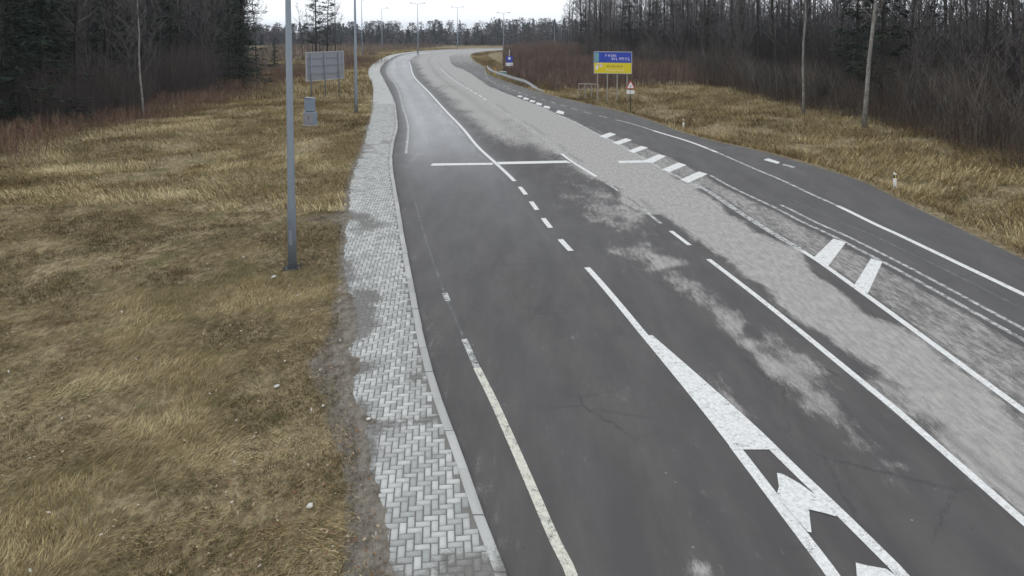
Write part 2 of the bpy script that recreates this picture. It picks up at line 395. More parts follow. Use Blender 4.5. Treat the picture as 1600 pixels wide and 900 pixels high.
pale += lane3 * (1.05 + .35 * (nlow - .5))
hz = band(RX, LN(h1) + .1, LN(h2) - .25, .12)
pale += hz * (.62 * (1 - sstep(34, 44, RYY)) + .30 * sstep(34, 44, RYY))
ln4 = band(RX, LN(h2), 999, .2); pale += ln4 * (.06 + .22 * sstep(55, 80, RYY))
pale += .30 * sstep(105, 150, RYY) * (1 - band(RX, -99, LN(c1)) * .7)  # far asphalt painted paler in place of grazing sky reflection
pale += .35 * sstep(150, 190, RYY)  # same painted reflection, stronger round the bend
WX = (fbm(RX * 1.4, RYY * .9, 101, 4) - .5) * 3.2; WY = (fbm(RX * 1.4, RYY * .9, 111, 4) - .5) * 3.2
for b in [(1005,403,.75,.95,.75),(960,395,.4,.5,.4),(1075,448,.5,1.0,.6,),(1110,475,.4,.7,.4),(1135,500,.35,.5,.6),(1172,530,.5,.55,.8),(1215,570,.45,.5,.7),(1245,600,.45,.6,.7),
          (1275,630,.3,.4,.5),(1310,660,.25,.4,.4),(1340,690,.2,.2,.3),(1130,610,.15,.5,.45),(1150,635,.15,.4,.4),(1380,722,.18,.15,.5),(1390,745,.15,.1,.4),
          (960,340,.8,2.2,.55),(1010,360,.5,1.2,.4),(915,310,.9,2.0,.4),(880,520,.5,.35,.28),(930,610,.6,.4,.22),(1095,885,.16,.16,.55),(1080,890,.1,.1,.5),(1250,640,.2,.3,.3),
          (945,805,.15,.1,.3),(640,250,.3,2.5,.3),(1095,775,.1,.1,.4)]:
    pale += 1.15 * blob(RX + WX * b[2], RYY + WY * b[3], b[0], b[1], b[2], b[3], b[4], rot=.0)
wet = band(RX, LN(ef) - .3, LN(c1) + .3, .8) * sstep(15, 42, RYY) * (.72 + .2 * nlow)
wet += .30 * (1 - sstep(20, 30, RYY)) * nlow * (1 - sstep(.3, .6, pale)) + .35 * ln4 * nlow
lane_edges = [LN(kf) + .7, LN(c1), LN(c2), LN(h1)]; track = np.zeros_like(RX)
for a_, b_ in ((LN(ef), LN(c1)), (LN(c1), LN(c2)), (LN(h2), LN(l5))):
    for tt in (.25, .72): track += np.exp(-((RX - (a_ + (b_ - a_) * tt)) / .38) ** 2)
track = np.clip(track, 0, 1) * (.5 + .8 * fbm(RX * .8, RYY * .15, 61, 3)) * .55
# crack-like seams where two lanes of asphalt meet
for f_, o_ in ((c1, -.35), (c2, .4), (l5, .5)): track += 1.6 * np.exp(-((RX - LN(f_) - o_ - .06 * np.sin(RYY * 1.7)) / .07) ** 2) * (fbm(RX * 0 + 3, RYY * .3, 66, 3) > .5)
track = np.clip(track, 0, 1)
wet += .12 * track
wet = np.clip(wet, 0, 1) * (1 - .8 * sstep(.4, .8, pale))
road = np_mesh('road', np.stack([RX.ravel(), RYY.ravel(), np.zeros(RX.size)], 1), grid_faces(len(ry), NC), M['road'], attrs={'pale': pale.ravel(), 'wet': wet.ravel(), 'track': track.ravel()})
tag(road, kind='structure')

# painted markings, each a sheet 4 mm above the asphalt
def ribbon(name, f, y0, y1, wid, mat, step=.4, z=.004, parent=None):
    n = max(2, int((y1 - y0) / step) + 1); y = np.linspace(y0, y1, n); x = f(y); d = (f(y + .05) - f(y - .05)) / .1
    L = np.sqrt(1 + d * d); nx, ny = 1 / L, -d / L
    V = np.zeros((n, 2, 3)); V[:, 0, 0] = x - nx * wid / 2; V[:, 0, 1] = y - ny * wid / 2; V[:, 1, 0] = x + nx * wid / 2; V[:, 1, 1] = y + ny * wid / 2; V[:, :, 2] = z
    return np_mesh(name, V.reshape(-1, 3), grid_faces(n, 2), mat, parent or road)
def Y(px, py): return at(px, py)[1]
ribbon('edge_line', ef, -5, Y(745, 575), .14, M['line_yellow'])
ribbon('edge_line', ef, Y(745, 575), Y(727, 530), .12, M['line_worn'])
ribbon('edge_line', ef, Y(727, 530), Y(700, 470), .07, M['line_faint'])
ribbon('edge_line', ef, Y(700, 470), Y(692, 458), .13, M['line_worn'])
ribbon('edge_line', ef, Y(692, 458), Y(634, 240), .07, M['line_faint'])
ribbon('edge_line', ef, Y(634, 240), 120, .13, M['line_worn'], step=.8)
ribbon('centre_line', c1, Y(801, 283), 135, .17, M['line'], step=.6)
for a, b in (((822,304),(810,292)), ((843,328),(830,315)), ((866,356),(851,341)), ((898,392),(880,374))):
    ribbon('dash_mark', c1, Y(*a), Y(*b), .17, M['line'])
ribbon('centre_line', c1, Y(1021, 537), Y(915, 418), .16, M['line'])
ribbon('lane_line', c2, -3, Y(1107, 405), .14, M['line'])
ribbon('dash_mark', c2, Y(1078, 383), Y(1048, 361), .14, M['line'])
ribbon('dash_mark', c2, Y(1033, 349), Y(1005, 327), .12, M['line_worn'])
ribbon('dash_mark', c2, Y(1003, 325), Y(980, 307), .12, M['line_faint'])
ribbon('dash_mark', c2, Y(966, 298), Y(945, 284), .13, M['line_worn'])
ribbon('lane_line', c2, Y(932, 276), Y(878, 240), .15, M['line'])
yy = Y(878, 240) + .8
while yy < 110:
    ribbon('dash_mark', c2, yy, yy + 1.6, .14, M['line_worn'] if yy < 60 else M['line']); yy += 2.9
ribbon('hatch_border_line', h1, 5, Y(1250, 392), .15, M['line'])
ribbon('hatch_border_line', h1, Y(1250, 392), 75, .22, M['line_worn'])
ribbon('hatch_border_line', h2, 12, Y(1110, 274), .13, M['line_worn'])
ribbon('lane_line', lambda y: h2(y) + .42, 12, Y(1210, 320), .12, M['line_worn'])
ribbon('lane_line', lambda y: h2(y) + 1.25, 14, Y(1240, 312), .10, M['line_faint'])
ribbon('lane_line', l5, 16, Y(1310, 322), .18, M['line'])
ribbon('lane_line', l5, Y(1310, 322), Y(1120, 238), .14, M['line_worn'])
ribbon('lane_line', l5, Y(1120, 238), Y(1020, 204), .2, M['line'])
ribbon('lane_line', l5, Y(1020, 204), Y(960, 187), .16, M['line_worn'])
yy = Y(950, 184)
while yy < 105:
    ribbon('dash_mark', l5, yy, yy + 1.2, .16, M['line_worn']); yy += 2.4
def quadmark(name, pts, mat, z=.006, res=1):
    P = [at(*p) for p in pts]; m = MB(); m.v = [(x, y, z) for x, y in P]; m.f = [tuple(range(len(P)))]; o = m.build(name, mat, road)
    if o.data.polygons[0].normal.z < 0: o.data.flip_normals()
    return o
for q in ([(1270,404),(1294,416),(1322,379),(1302,373)], [(1334,447),(1356,459),(1379,409),(1361,404)],
          [(1063,281),(1075,286),(1106,272),(1092,268)], [(1034,265),(1046,269),(1073,258),(1060,254)], [(1007,251),(1019,255),(1041,244),(1029,241)],
          [(981,236),(991,239),(1013,231),(1002,228)], [(957,223),(967,226),(988,219),(978,216)], [(936,213),(947,216),(963,210),(953,207)],
          [(868,176),(880,179),(882,175),(872,172)], [(849,168),(858,170),(860,167),(851,165)], [(837,163),(846,165),(847,162),(839,160)], [(827,159),(835,160),(837,158),(829,156)], [(817,155),(825,156),(827,154),(819,152)], [(808,151),(815,152),(817,150),(810,149)]):
    quadmark('hatch_bar', q, M['line'])
bx0, by0 = at(676, 259); bx1, by1 = at(893, 254)
quadmark('stop_line', [(673,259),(770,257.5),(770,254.5),(675,255.5)], M['line'], .005)
quadmark('stop_line', [(780,257),(893,254.5),(885,251),(776,253.2)], M['line'], .007)
quadmark('stop_line', [(968,255),(1019,254),(1012,250.5),(965,251.5)], M['line'], .007)
quadmark('short_mark', [(1193,250),(1215,256),(1219,253.5),(1200,247.5)], M['line'])
quadmark('short_mark', [(1222,258),(1240,263),(1243,261),(1225,256)], M['line_worn'])
quadmark('short_mark', [(1102,235),(1160,231),(1155,229),(1100,232)], M['line_faint'])
# the splitter nose: two lines that part, solid paint at the tip and chevrons between them
ribbon('splitter_line', c1, 2, Y(1152, 697), .17, M['line'])
ribbon('splitter_line', wf, 2, Y(1178, 673), .16, M['line'], z=.0045)
n = 26; ys = np.linspace(Y(1158, 703), Y(1021, 531) + .2, n); V = []
for i, y in enumerate(ys): V += [(float(c1(y)) - .08, y, .008), (float(max(wf(y), c1(y))) + .08, y, .008)]
mb = MB(); mb.v = V; mb.f = [(2*i, 2*i+1, 2*i+3, 2*i+2) for i in range(n-1)]; mb.build('splitter_nose', M['line'], road)
quadmark('chevron_mark', [(1214,740),(1222,741),(1249,756),(1312,802),(1306,808),(1290,803),(1264,797),(1268,833),(1262,832),(1213,775),(1217,762)], M['line'], .010)
quadmark('chevron_mark', [(1337,880),(1352,884),(1385,890),(1460,945),(1440,952),(1392,940),(1400,985),(1340,915)], M['line'], .010)

# ------------------------------------------------------------------ kerb, pavement
def pdirt(X, Yv):
    n = fbm(X * 1.3, Yv * 1.3, 21, 4); d = .42 * sstep(.5, .68, n) + .04
    d = d + .55 * (1 - sstep(0.0, .45, X - sf(Yv))) * sstep(.35, .6, fbm(X * 2, Yv * .8, 5, 3)) * (Yv < 60)
    for b in ((555,475,.42,1.3,.9),(572,520,.25,.5,.6),(560,505,.2,1.0,.6),(572,573,.26,.28,.9),(655,658,.38,.14,.6),(692,652,.3,.16,.7),(590,665,.45,.22,.8),(560,640,.25,.3,.7),(575,700,.12,.5,.6),
              (560,336,.6,.5,.7),(575,350,.5,.7,.5),(725,880,.35,.3,.45),(700,905,.6,.35,.5),(760,890,.2,.3,.45),(700,790,.12,.1,.7),(640,745,.15,.1,.6),(630,705,.4,.12,.5),(655,770,.1,.06,.6),(590,230,.8,3,.25),
              (640,590,.35,.15,.5),(610,600,.2,.1,.6)):
        d = d + blob(X, Yv, b[0], b[1], b[2], b[3], b[4], .12)
    return d
PY1 = 58
ang = R(6); ca, sa = math.cos(ang), math.sin(ang); u = .1
x0, y0 = at(700, 900)
I = np.arange(-140, 700); xs = []
V = []; Fq = []; SH = []; DI = []
def brick(cx, cy, hx, hy, sh, dz, tilt):
    g = .0075; b = .006; zt = .12 + dz
    lo = [(-hx + g, -hy + g), (hx - g, -hy + g), (hx - g, hy - g), (-hx + g, hy - g)]; hi = [(a * (1 - b / hx), c * (1 - b / hy)) for a, c in lo]
    n = len(V)
    for (a, c), z in [(p, zt - .014) for p in lo] + [(p, zt) for p in hi]:
        V.append((cx + a * ca - c * sa, cy + a * sa + c * ca, z + tilt * a)); SH.append(sh)
    Fq.append((n + 4, n + 5, n + 6, n + 7))
    for i in range(4): Fq.append((n + i, n + (i + 1) % 4, n + 4 + (i + 1) % 4, n + 4 + i))
for j in range(-60, 640):
    for i in range(-240, 120):
        k = (i - j) % 4
        if k == 0: cu, cv, hx, hy = (i + 1) * u, (j + .5) * u, u, u / 2
        elif k == 2: cu, cv, hx, hy = (i + .5) * u, j * u, u / 2, u
        else: continue
        x = cu * ca - cv * sa + x0 ; y = cu * sa + cv * ca + 6.9
        # follow the bend of the pavement in shear so the bond keeps its width
        if y < 3 or y > PY1: continue
        xx = x
        xs.append((xx, y, hx, hy))
A = np.array(xs); lo_ = sf(A[:, 1]); hi_ = kf(A[:, 1]) - .155
keep = (A[:, 0] > lo_) & (A[:, 0] + A[:, 2] * .3 < hi_); A = A[keep]
dd = pdirt(A[:, 0], A[:, 1])
for (x, y, hx, hy), d_ in zip(A, dd):
    brick(x, y, hx, hy, random.random(), random.uniform(-.004, .004) - .008 * min(1, max(0, d_ - .5)), random.uniform(-.01, .01))
V = np.array(V)
pave_y = np.concatenate([np.arange(-12, 3, 1.), np.arange(3, PY1, .25)])
ncc = 12; X = sf(pave_y)[:, None] * (1 - np.linspace(0, 1, ncc)) + (kf(pave_y) - .15)[:, None] * np.linspace(0, 1, ncc)
Yg = np.repeat(pave_y[:, None], ncc, 1)
pavement = np_mesh('pavement', V, np.array(Fq), M['paver'], attrs={'shade': np.array(SH), 'dirt': pdirt(V[:, 0], V[:, 1])}); tag(pavement, kind='structure')
np_mesh('bedding_sand', np.stack([X.ravel(), Yg.ravel(), np.full(X.size, .108)], 1), grid_faces(len(pave_y), ncc), M['paver'], pavement, attrs={'shade': np.zeros(X.size), 'dirt': np.full(X.size, .95)})
fy = np.concatenate([np.arange(PY1, 200, .5), np.arange(200, 232, .25)]); X = sf(fy)[:, None] * (1 - np.linspace(0, 1, 8)) + (kf(fy) - .15)[:, None] * np.linspace(0, 1, 8); Yg = np.repeat(fy[:, None], 8, 1)
fd = pdirt(X.ravel(), Yg.ravel()); np_mesh('far_paving', np.stack([X.ravel(), Yg.ravel(), np.full(X.size, .12)], 1), grid_faces(len(fy), 8), M['paver'], pavement, attrs={'shade': np.full(X.size, .5), 'dirt': fd * .6 + .24})
# soil washed over the grass side of the pavement
ey = np.arange(4, 60, .04); wv = .03 + .30 * np.maximum(0, fbm(ey * 1.3, ey * 0, 81, 5) - .42) + .12 * np.maximum(0, fbm(ey * 9, ey * 0 + 4, 83, 3) - .45)
for py_, s_, a_ in ((485, 1.2, .38), (520, .5, .25), (573, .3, .30), (655, .25, .35), (700, .4, .12), (340, .6, .35), (830, .5, .10)): wv += .55 * a_ * np.exp(-((ey - at(560, py_, .12)[1]) / s_) ** 2)
wv *= .8 + .5 * fbm(ey * 14, ey * 0 + 9, 84, 2)
XE = sf(ey)[:, None] + np.stack([ey * 0 - .12, ey * 0, wv * .6, wv], 1); ZE = np.stack([ey * 0 + .10, ey * 0 + .130, ey * 0 + .127, ey * 0 + .119], 1)
soil = np_mesh('soil_edge', np.stack([XE.ravel(), np.repeat(ey, 4), ZE.ravel()], 1), grid_faces(len(ey), 4), M['ground'], attrs={'bare': np.full(len(ey) * 4, .72), 'leaf': np.zeros(len(ey) * 4)}); tag(soil, kind='structure')
# kerb stones, 1 m long, joints open
V = []; Fk = []; D = []; SHk = []
y = 2.0
while y < 235:
    L = .99 if y < 60 else 3.0
    if y > 190: L = 1.2
    d = float(kf(y + .5) - kf(y - .5)); dy = L / math.hypot(1, d); y1 = y + dy - .012 * (y < 60)
    jit = random.uniform(-.008, .008); zj = random.uniform(-.004, .004); sh = random.uniform(.35, .95)
    n = len(V)
    for yy_ in (y, y1):
        xk = float(kf(yy_)) + jit
        for (a, z) in ((-.148, -.05), (-.148, .122 + zj), (-.018, .122 + zj), (-.002, .105 + zj), (0.01, -.05)): V.append((xk + a, yy_, z)); SHk.append(sh)
    for q in range(4): Fk.append((n + q, n + q + 1, n + 5 + q + 1, n + 5 + q))
    Fk += [(n, n + 1, n + 2, n + 3), (n + 5, n + 6, n + 7, n + 8)]
    y = y1 + .012 * (y < 60)
V = np.array(V); kd = np.zeros(len(V))
for b in ((700,655,.6,.28,1.2),(800,895,.3,.3,.9),(760,850,.2,.06,.5),(660,490,.2,.5,.3)): kd += blob(V[:, 0], V[:, 1], *b, .12)
kerb = np_mesh('kerb', V, np.array(Fk), M['paver'], attrs={'shade': np.array(SHk), 'dirt': kd + .1 * fbm(V[:, 0] * 3, V[:, 1] * 3, 4)}); tag(kerb, kind='structure')

# ------------------------------------------------------------------ ground
def und(X, Yv): return (fbm(X * .12, Yv * .12, 31, 3) - .5) * .9 + (fbm(X * .6, Yv * .6, 41, 3) - .5) * .22
def drop(Yv): return -8.5 * sstep(262, 330, Yv)
def zleft(X, Yv):
    d = np.maximum(sf(Yv) - X, 0); return .105 + und(X, Yv) * sstep(.4, 6, d) * .8 - .02 * sstep(0, .2, d) * (Yv < 200) + drop(Yv) + (fbm(X * 3, Yv * 3, 8, 2) - .5) * .05 * sstep(.1, .6, d)
def zright(X, Yv):
    d = np.maximum(X - ref_(Yv), 0); return -.02 - .28 * sstep(.3, 1.6, d) * (1 - sstep(2, 4, d)) + und(X, Yv) * sstep(1, 7, d) * .8 + .5 * sstep(5, 16, d) + drop(Yv) + (fbm(X * 3, Yv * 3, 8, 2) - .5) * .06 * sstep(.1, .6, d)
gy = np.concatenate([np.arange(-40, 2, 4.), np.arange(2, 22, .2), np.arange(22, 60, .4), np.arange(60, 195, 1.2), np.arange(195, 236, .5)])
offs = np.concatenate([[0], np.arange(.12, 4, .16), np.arange(4, 20, .4), np.arange(20, 60, 1.5), np.geomspace(60, 1500, 22)])
def leafmask(X, Yv):
    l = sstep(-26, -31, -(-X)) if False else (1 - sstep(-31, -26, X)) * (Yv < 140)
    edge = np.interp(Yv, [0, 45, 90, 115, 230], [27, 27, 23, 15, 17]); return np.clip(l + sstep(-2, 3, X - edge) * (Yv < 260) + sstep(258, 268, Yv) + .6 * (Yv > 85) * (X > -.012 * Yv) * sstep(1.5, 4, X - ref_(Yv)) * (Yv < 238), 0, 1)
bare_blobs = ((590,700,.25,1.2,.6),(580,800,.22,1.2,.6),(560,620,.25,1.0,.6),(540,540,.35,1.6,.6),(490,560,.7,.6,.25),(515,340,1.4,.9,.7),(505,580,.6,1.2,.3),(590,860,.3,.8,.8),(540,650,.35,.5,.5),(640,690,.0001,1,0))
def side(name, sgn):
    f = sf if sgn < 0 else ref_; x0_ = f(gy); X = x0_[:, None] + sgn * offs[None, :]; Yv = np.repeat(gy[:, None], len(offs), 1)
    Z = (zleft if sgn < 0 else zright)(X, Yv); Z[:, 0] = .10 if sgn < 0 else -.03
    bare = np.zeros_like(X); d = np.abs(X - x0_[:, None])
    bare += (1 - sstep(.1, .5, d)) * (.55 if sgn < 0 else .5)
    if sgn < 0:
        for b in bare_blobs: bare += blob(X, Yv, *b, .1)
        bare += .35 * (1 - sstep(.1, .8, d)) * (1 - sstep(13, 18, Yv))
    return X, Yv, Z, bare
XL, YL, ZL_, BL = side('l', -1); XR, YR, ZR, BR = side('r', 1)
nL, nR = len(gy), len(offs)
Fl = grid_faces(nL, nR)[:, ::-1]; Fr = grid_faces(nL, nR)
# field beyond the bend
by = np.concatenate([np.arange(240.5, 340, 3), np.geomspace(340, 2500, 18)]); bxs = np.concatenate([-np.geomspace(1500, 60, 20), np.arange(-55, 60, 5), np.geomspace(60, 1500, 20)])
XB, YB = np.meshgrid(bxs, by); ZB = .05 + und(XB, YB) * .5 + drop(YB)
VL = [np.stack([a.ravel(), b.ravel(), c.ravel()], 1) for a, b, c in ((XL, YL, ZL_), (XR, YR, ZR), (XB, YB, ZB))]
# strip closing the gap between the last row of the left sheet and the far field
yc = np.array([235.5, 238, 240.6]); xc = bxs; XC, YC = np.meshgrid(xc, yc); ZC = np.full_like(XC, -.06)
n1, n2 = len(VL[0]), len(VL[1]); n3 = len(VL[2])
VC = np.stack([XC.ravel(), YC.ravel(), ZC.ravel()], 1)
Fall = np.concatenate([Fl, Fr + n1, grid_faces(len(by), len(bxs)) + n1 + n2, grid_faces(3, len(xc)) + n1 + n2 + n3])
Vall = np.concatenate(VL + [VC])
bareall = np.concatenate([BL.ravel(), BR.ravel(), np.zeros(n3 + len(VC))])
ground = np_mesh('ground', Vall, Fall, M['ground'], attrs={'bare': bareall, 'leaf': leafmask(Vall[:, 0], Vall[:, 1])}, smooth=True); tag(ground, kind='structure')
# subsoil far below the road so nothing is open
mb = MB(); mb.box((0, 100, -14), (3600, 3000, .5)); tag(mb.build('subsoil', M['ground']), kind='structure')

# ------------------------------------------------------------------ grass (stuff)
def blades(name, X, Yv, Z, length, width, tilt, palette, seed, clump=.0, label=None, cat='grass', swirl=.5, mat='grass', gain=.12):
    """one bent two-segment blade per point; its colour from a palette of real straw tones"""
    r = np.random.default_rng(seed); n = len(X)
    az = r.uniform(0, 2 * np.pi, n) * (1 - swirl) + swirl * (fbm(X * .35, Yv * .35, seed, 3) * 4 * np.pi)
    L = length * r.uniform(.5, 1.3, n); T1 = tilt * r.uniform(.5, 1.2, n); T2 = T1 + r.uniform(.1, .7, n)
    dx, dy = np.cos(az), np.sin(az); wx, wy = -dy, dx
    w_ = width * r.uniform(.6, 1.3, n) / 2
    p0 = np.stack([X, Yv, Z - .01], 1); m = p0 + np.stack([dx * np.sin(T1), dy * np.sin(T1), np.cos(T1)], 1) * (L * .55)[:, None]
    e = m + np.stack([dx * np.sin(T2), dy * np.sin(T2), np.maximum(np.cos(T2), -.1)], 1) * (L * .45)[:, None]
    W = np.stack([wx, wy, np.zeros(n)], 1) * w_[:, None]
    Vv = np.stack([p0 - W, p0 + W, m + W * .8, m - W * .8, e], 1).reshape(-1, 3)
    b = np.arange(n)[:, None] * 5
    Ft = np.concatenate([b + np.array([[0, 1, 2]]), b + np.array([[0, 2, 3]]), b + np.array([[3, 2, 4]])])
    pal = np.array(palette); q = gain + .7 * (fbm(X * .11, Yv * .11, seed + 12, 3) - .5) + .62 * fbm((X * .8 + Yv * .45) * .35, (Yv * .9 - X * .4) * 1.5, seed + 9, 4) - .31 + fbm(X * .5, Yv * .5, seed + 5, 4) * .6 + fbm(X * 3, Yv * 3, seed + 6, 3) * .25 + r.uniform(-.12, .35, n)
    idx = np.clip(q, 0, .999) * (len(pal) - 1); i0 = idx.astype(int); fr = (idx - i0)[:, None]
    c = pal[i0] * (1 - fr) + pal[np.minimum(i0 + 1, len(pal) - 1)] * fr; c = c * r.uniform(.65, 1.3, n)[:, None]
    o = np_mesh(name, Vv, Ft, M[mat], attrs={'col': np.repeat(c, 5, 0)}); tag(o, label, cat, kind='stuff'); return o
STRAW = [(.055,.046,.018), (.135,.122,.046), (.150,.108,.052), (.28,.215,.105), (.42,.335,.175), (.55,.46,.27)]
def scatter(n, y0, y1, xf0, xf1, seed, power=1.0):
    r = np.random.default_rng(seed); Yv = y0 + (y1 - y0) * r.uniform(0, 1, n) ** power; a = xf0(Yv); b = xf1(Yv); return a + (b - a) * r.uniform(0, 1, n), Yv
def inview_left(y): return -(y * .80 + 4.5)
def keep_left(X, Yv, seed, edge=.25):
    r = np.random.default_rng(seed); d = sf(Yv) - X; b = np.zeros_like(X)
    for q in bare_blobs: b += blob(X, Yv, *q, .1)
    b *= .55; b += .30 * (1 - sstep(.1, .9, d)) * (1 - sstep(13, 18, Yv)); b += .35 * (1 - sstep(.03, .25, d))
    return (d > -.04) & (r.uniform(0, 1, len(X)) > b * .95)
def lay(sets, **kw):
    X = np.concatenate([s[0] for s in sets]); Yv = np.concatenate([s[1] for s in sets]); return X, Yv
X, Yv = scatter(330000, 5.5, 24, lambda y: np.maximum(inview_left(y), -19), sf, 1, .9); k_ = keep_left(X, Yv, 2); X, Yv = X[k_], Yv[k_]
thin = fbm(X * .9, Yv * .9, 77, 4) + .15 * rng.uniform(-1, 1, len(X)) > .34; X, Yv = X[thin], Yv[thin]
blades('dry_grass', X, Yv, zleft(X, Yv), .15, .008, 1.25, STRAW, 3, swirl=.75, label='flattened straw coloured dry grass on the verge left of the pavement')
X, Yv = scatter(190000, 24, 62, lambda y: np.maximum(inview_left(y), -31), sf, 4); k_ = keep_left(X, Yv, 5); X, Yv = X[k_], Yv[k_]
thin = fbm(X * .45, Yv * .45, 78, 4) + .12 * rng.uniform(-1, 1, len(X)) > .36; X, Yv = X[thin], Yv[thin]
blades('dry_grass', X, Yv, zleft(X, Yv), .30, .018, .95, STRAW[1:], 6, swirl=.5, label='tufted dry grass further up the left verge towards the wood')
X, Yv = scatter(90000, 62, 215, lambda y: np.full_like(y, -34.0) - (y > 120) * 8, sf, 8); k_ = (sf(Yv) - X > .1); X, Yv = X[k_], Yv[k_]
blades('dry_grass', X, Yv, zleft(X, Yv), .55, .04, .7, STRAW[1:], 9, swirl=.3, label='pale rank grass along the far left verge')
X, Yv = scatter(150000, 18, 75, ref_, lambda y: np.maximum(ref_(y) + 9, np.minimum(ref_(y) + 20, np.interp(y, [0, 45, 90], [29, 29, 25]))), 12, 1.1); d = X - ref_(Yv); k_ = (d > .15) & (rng.uniform(0, 1, len(X)) > .5 * (1 - sstep(.2, 1.2, d)) + .35 * sstep(9, 18, d)); X, Yv = X[k_], Yv[k_]
thin = fbm(X * .5, Yv * .5, 79, 4) + .12 * rng.uniform(-1, 1, len(X)) > .36; X, Yv = X[thin], Yv[thin]
OLIVE = [(.07,.055,.026), (.16,.135,.052), (.16,.105,.05), (.30,.23,.11), (.42,.335,.17), (.52,.43,.25)]
blades('dry_grass', X, Yv, zright(X, Yv), .42, .022, .75, OLIVE, 13, swirl=.3, label='olive and straw tufts on the right verge below the wood')
X, Yv = scatter(2600, 6, 60, lambda y: np.maximum(inview_left(y), -28), sf, 16); k_ = keep_left(X, Yv, 17); X, Yv = X[k_], Yv[k_]
stalk_at = (X, Yv)
X, Yv = scatter(40000, 75, 200, ref_, lambda y: ref_(y) + 4, 14); k_ = X - ref_(Yv) > .3; X, Yv = X[k_], Yv[k_]
blades('dry_grass', X, Yv, zright(X, Yv), .5, .04, .7, OLIVE, 15, swirl=.3, label='thin grass strip inside the bend of the road')

# ------------------------------------------------------------------ brushwood (stuff): thin upright stems
def stems(name, X, Yv, Z, h, rad, palette, seed, label, lean=.22, cat='brushwood', fork=3, clumpy=True):
    r = np.random.default_rng(seed)
    if clumpy:
        k0 = fbm(X * .45, Yv * .45, seed + 3, 4) + r.uniform(-.09, .09, len(X)) > .45; X, Yv, Z = X[k0], Yv[k0], Z[k0]
    n = len(X)
    pal = np.array(palette); c = pal[r.integers(0, len(pal), n)] * r.uniform(.6, 1.4, n)[:, None]
    H = h * r.uniform(.45, 1.25, n) * (.25 + 1.5 * fbm(X * .22, Yv * .22, seed, 4))
    az = r.uniform(0, 2 * np.pi, n); ln = lean * r.uniform(0, 1, n)
    base = np.stack([X, Yv, Z - .05], 1); top = base + np.stack([np.cos(az) * ln * H, np.sin(az) * ln * H, H], 1)
    segs = [(base, top, np.full(n, rad), np.full(n, rad * .35))]
    for k in range(fork):
        t = r.uniform(.25, .8, n)[:, None]; s = base * (1 - t) + top * t; a2 = r.uniform(0, 2 * np.pi, n); l2 = H * r.uniform(.2, .5, n); e = r.uniform(.5, 1.2, n)
        segs.append((s, s + np.stack([np.cos(a2) * np.cos(e) * l2, np.sin(a2) * np.cos(e) * l2, np.sin(e) * l2], 1), np.full(n, rad * .6), np.full(n, rad * .2)))
    Vv = []; Fs = []; Cs = []; off = 0
    for s, e, r0, r1 in segs:
        for k in range(3):
            t = 2 * np.pi * k / 3 + .3; o_ = np.array([math.cos(t), math.sin(t), 0])
            Vv += [s + o_ * r0[:, None], e + o_ * r1[:, None]]
        b = off + np.arange(n)
        for k in range(3):
            k2 = (k + 1) % 3; Fs.append(np.stack([b + (2 * k) * n, b + (2 * k2) * n, b + (2 * k2 + 1) * n, b + (2 * k + 1) * n], 1))
        off += 6 * n; Cs += [c] * 6
    o = np_mesh(name, np.concatenate(Vv), np.concatenate(Fs), M['brush'], attrs={'col': np.concatenate(Cs)}); tag(o, label, cat, kind='stuff'); return o
RUST = [(.165,.098,.076), (.135,.086,.068), (.19,.13,.10), (.11,.078,.062), (.23,.18,.125)]
GREYB = [(.10,.085,.075), (.07,.055,.05), (.15,.125,.11), (.12,.08,.06)]
DARKB = [(.030,.022,.018), (.022,.018,.016), (.045,.032,.025)]
def sc_right(n, y0, y1, o0, o1, seed):
    r = np.random.default_rng(seed); Yv = r.uniform(y0, y1, n); E_ = np.interp(Yv, [0, 45, 90, 115, 230], [27, 27, 23, 16, 17]); return E_ + r.uniform(o0, o1, n), Yv
X, Yv = scatter(85000, 72, 214, lambda y: ref_(y) + 2.2, lambda y: np.full_like(y, 30.0), 20, .8)
k_ = (X - ref_(Yv) > 1.4) & ((Yv < 190) | (X > 8)); X, Yv = X[k_], Yv[k_]
X2_ = X / np.maximum(Yv, 1); hk = X2_ > -.012
stems('brushwood', X[hk], Yv[hk], zright(X[hk], Yv[hk]), 1.7, .024, RUST, 21, 'low reddish brown scrub filling the inside of the bend')
X, Yv = sc_right(18000, 30, 110, -4.5, 3, 22)
stems('brushwood', X, Yv, zright(X, Yv), 1.3, .012, [(.10,.062,.045), (.08,.058,.045), (.14,.10,.07), (.19,.15,.10)], 23, 'waist high rusty brush at the foot of the right wood')
X, Yv = sc_right(34000, 30, 200, 0, 26, 24)
stems('brushwood', X, Yv, zright(X, Yv), 4.2, .022, DARKB, 25, 'dark undergrowth beneath the trees of the right wood')
r_ = np.random.default_rng(26); Yv = r_.uniform(26, 130, 14000); X = -25.5 - np.abs(r_.normal(0, 1, 14000)) * 3 + r_.normal(0, 1.8, 14000)
stems('brushwood', X, Yv, zleft(X, Yv), 1.0, .014, [(.20,.115,.075), (.16,.095,.065), (.24,.165,.11), (.12,.08,.06)], 27, 'rusty brush along the edge of the left wood')
Yv = r_.uniform(24, 150, 14000); X = -r_.uniform(30, 60, 14000); k_ = X / Yv < -.375; X, Yv = X[k_], Yv[k_]
stems('brushwood', X, Yv, zleft(X, Yv), 2.6, .02, DARKB, 28, 'dark undergrowth beneath the trees of the left wood')
Yv = r_.uniform(130, 250, 14000); X = -r_.uniform(24, 78, 14000); k_ = sf(Yv) - X > 3; X, Yv = X[k_], Yv[k_]
stems('brushwood', X, Yv, zleft(X, Yv), 1.3, .03, RUST + GREYB, 29, 'mauve brown scrub left of the far bend')
Yv = r_.uniform(243, 262, 9000); X = r_.uniform(-90, 90, 9000)
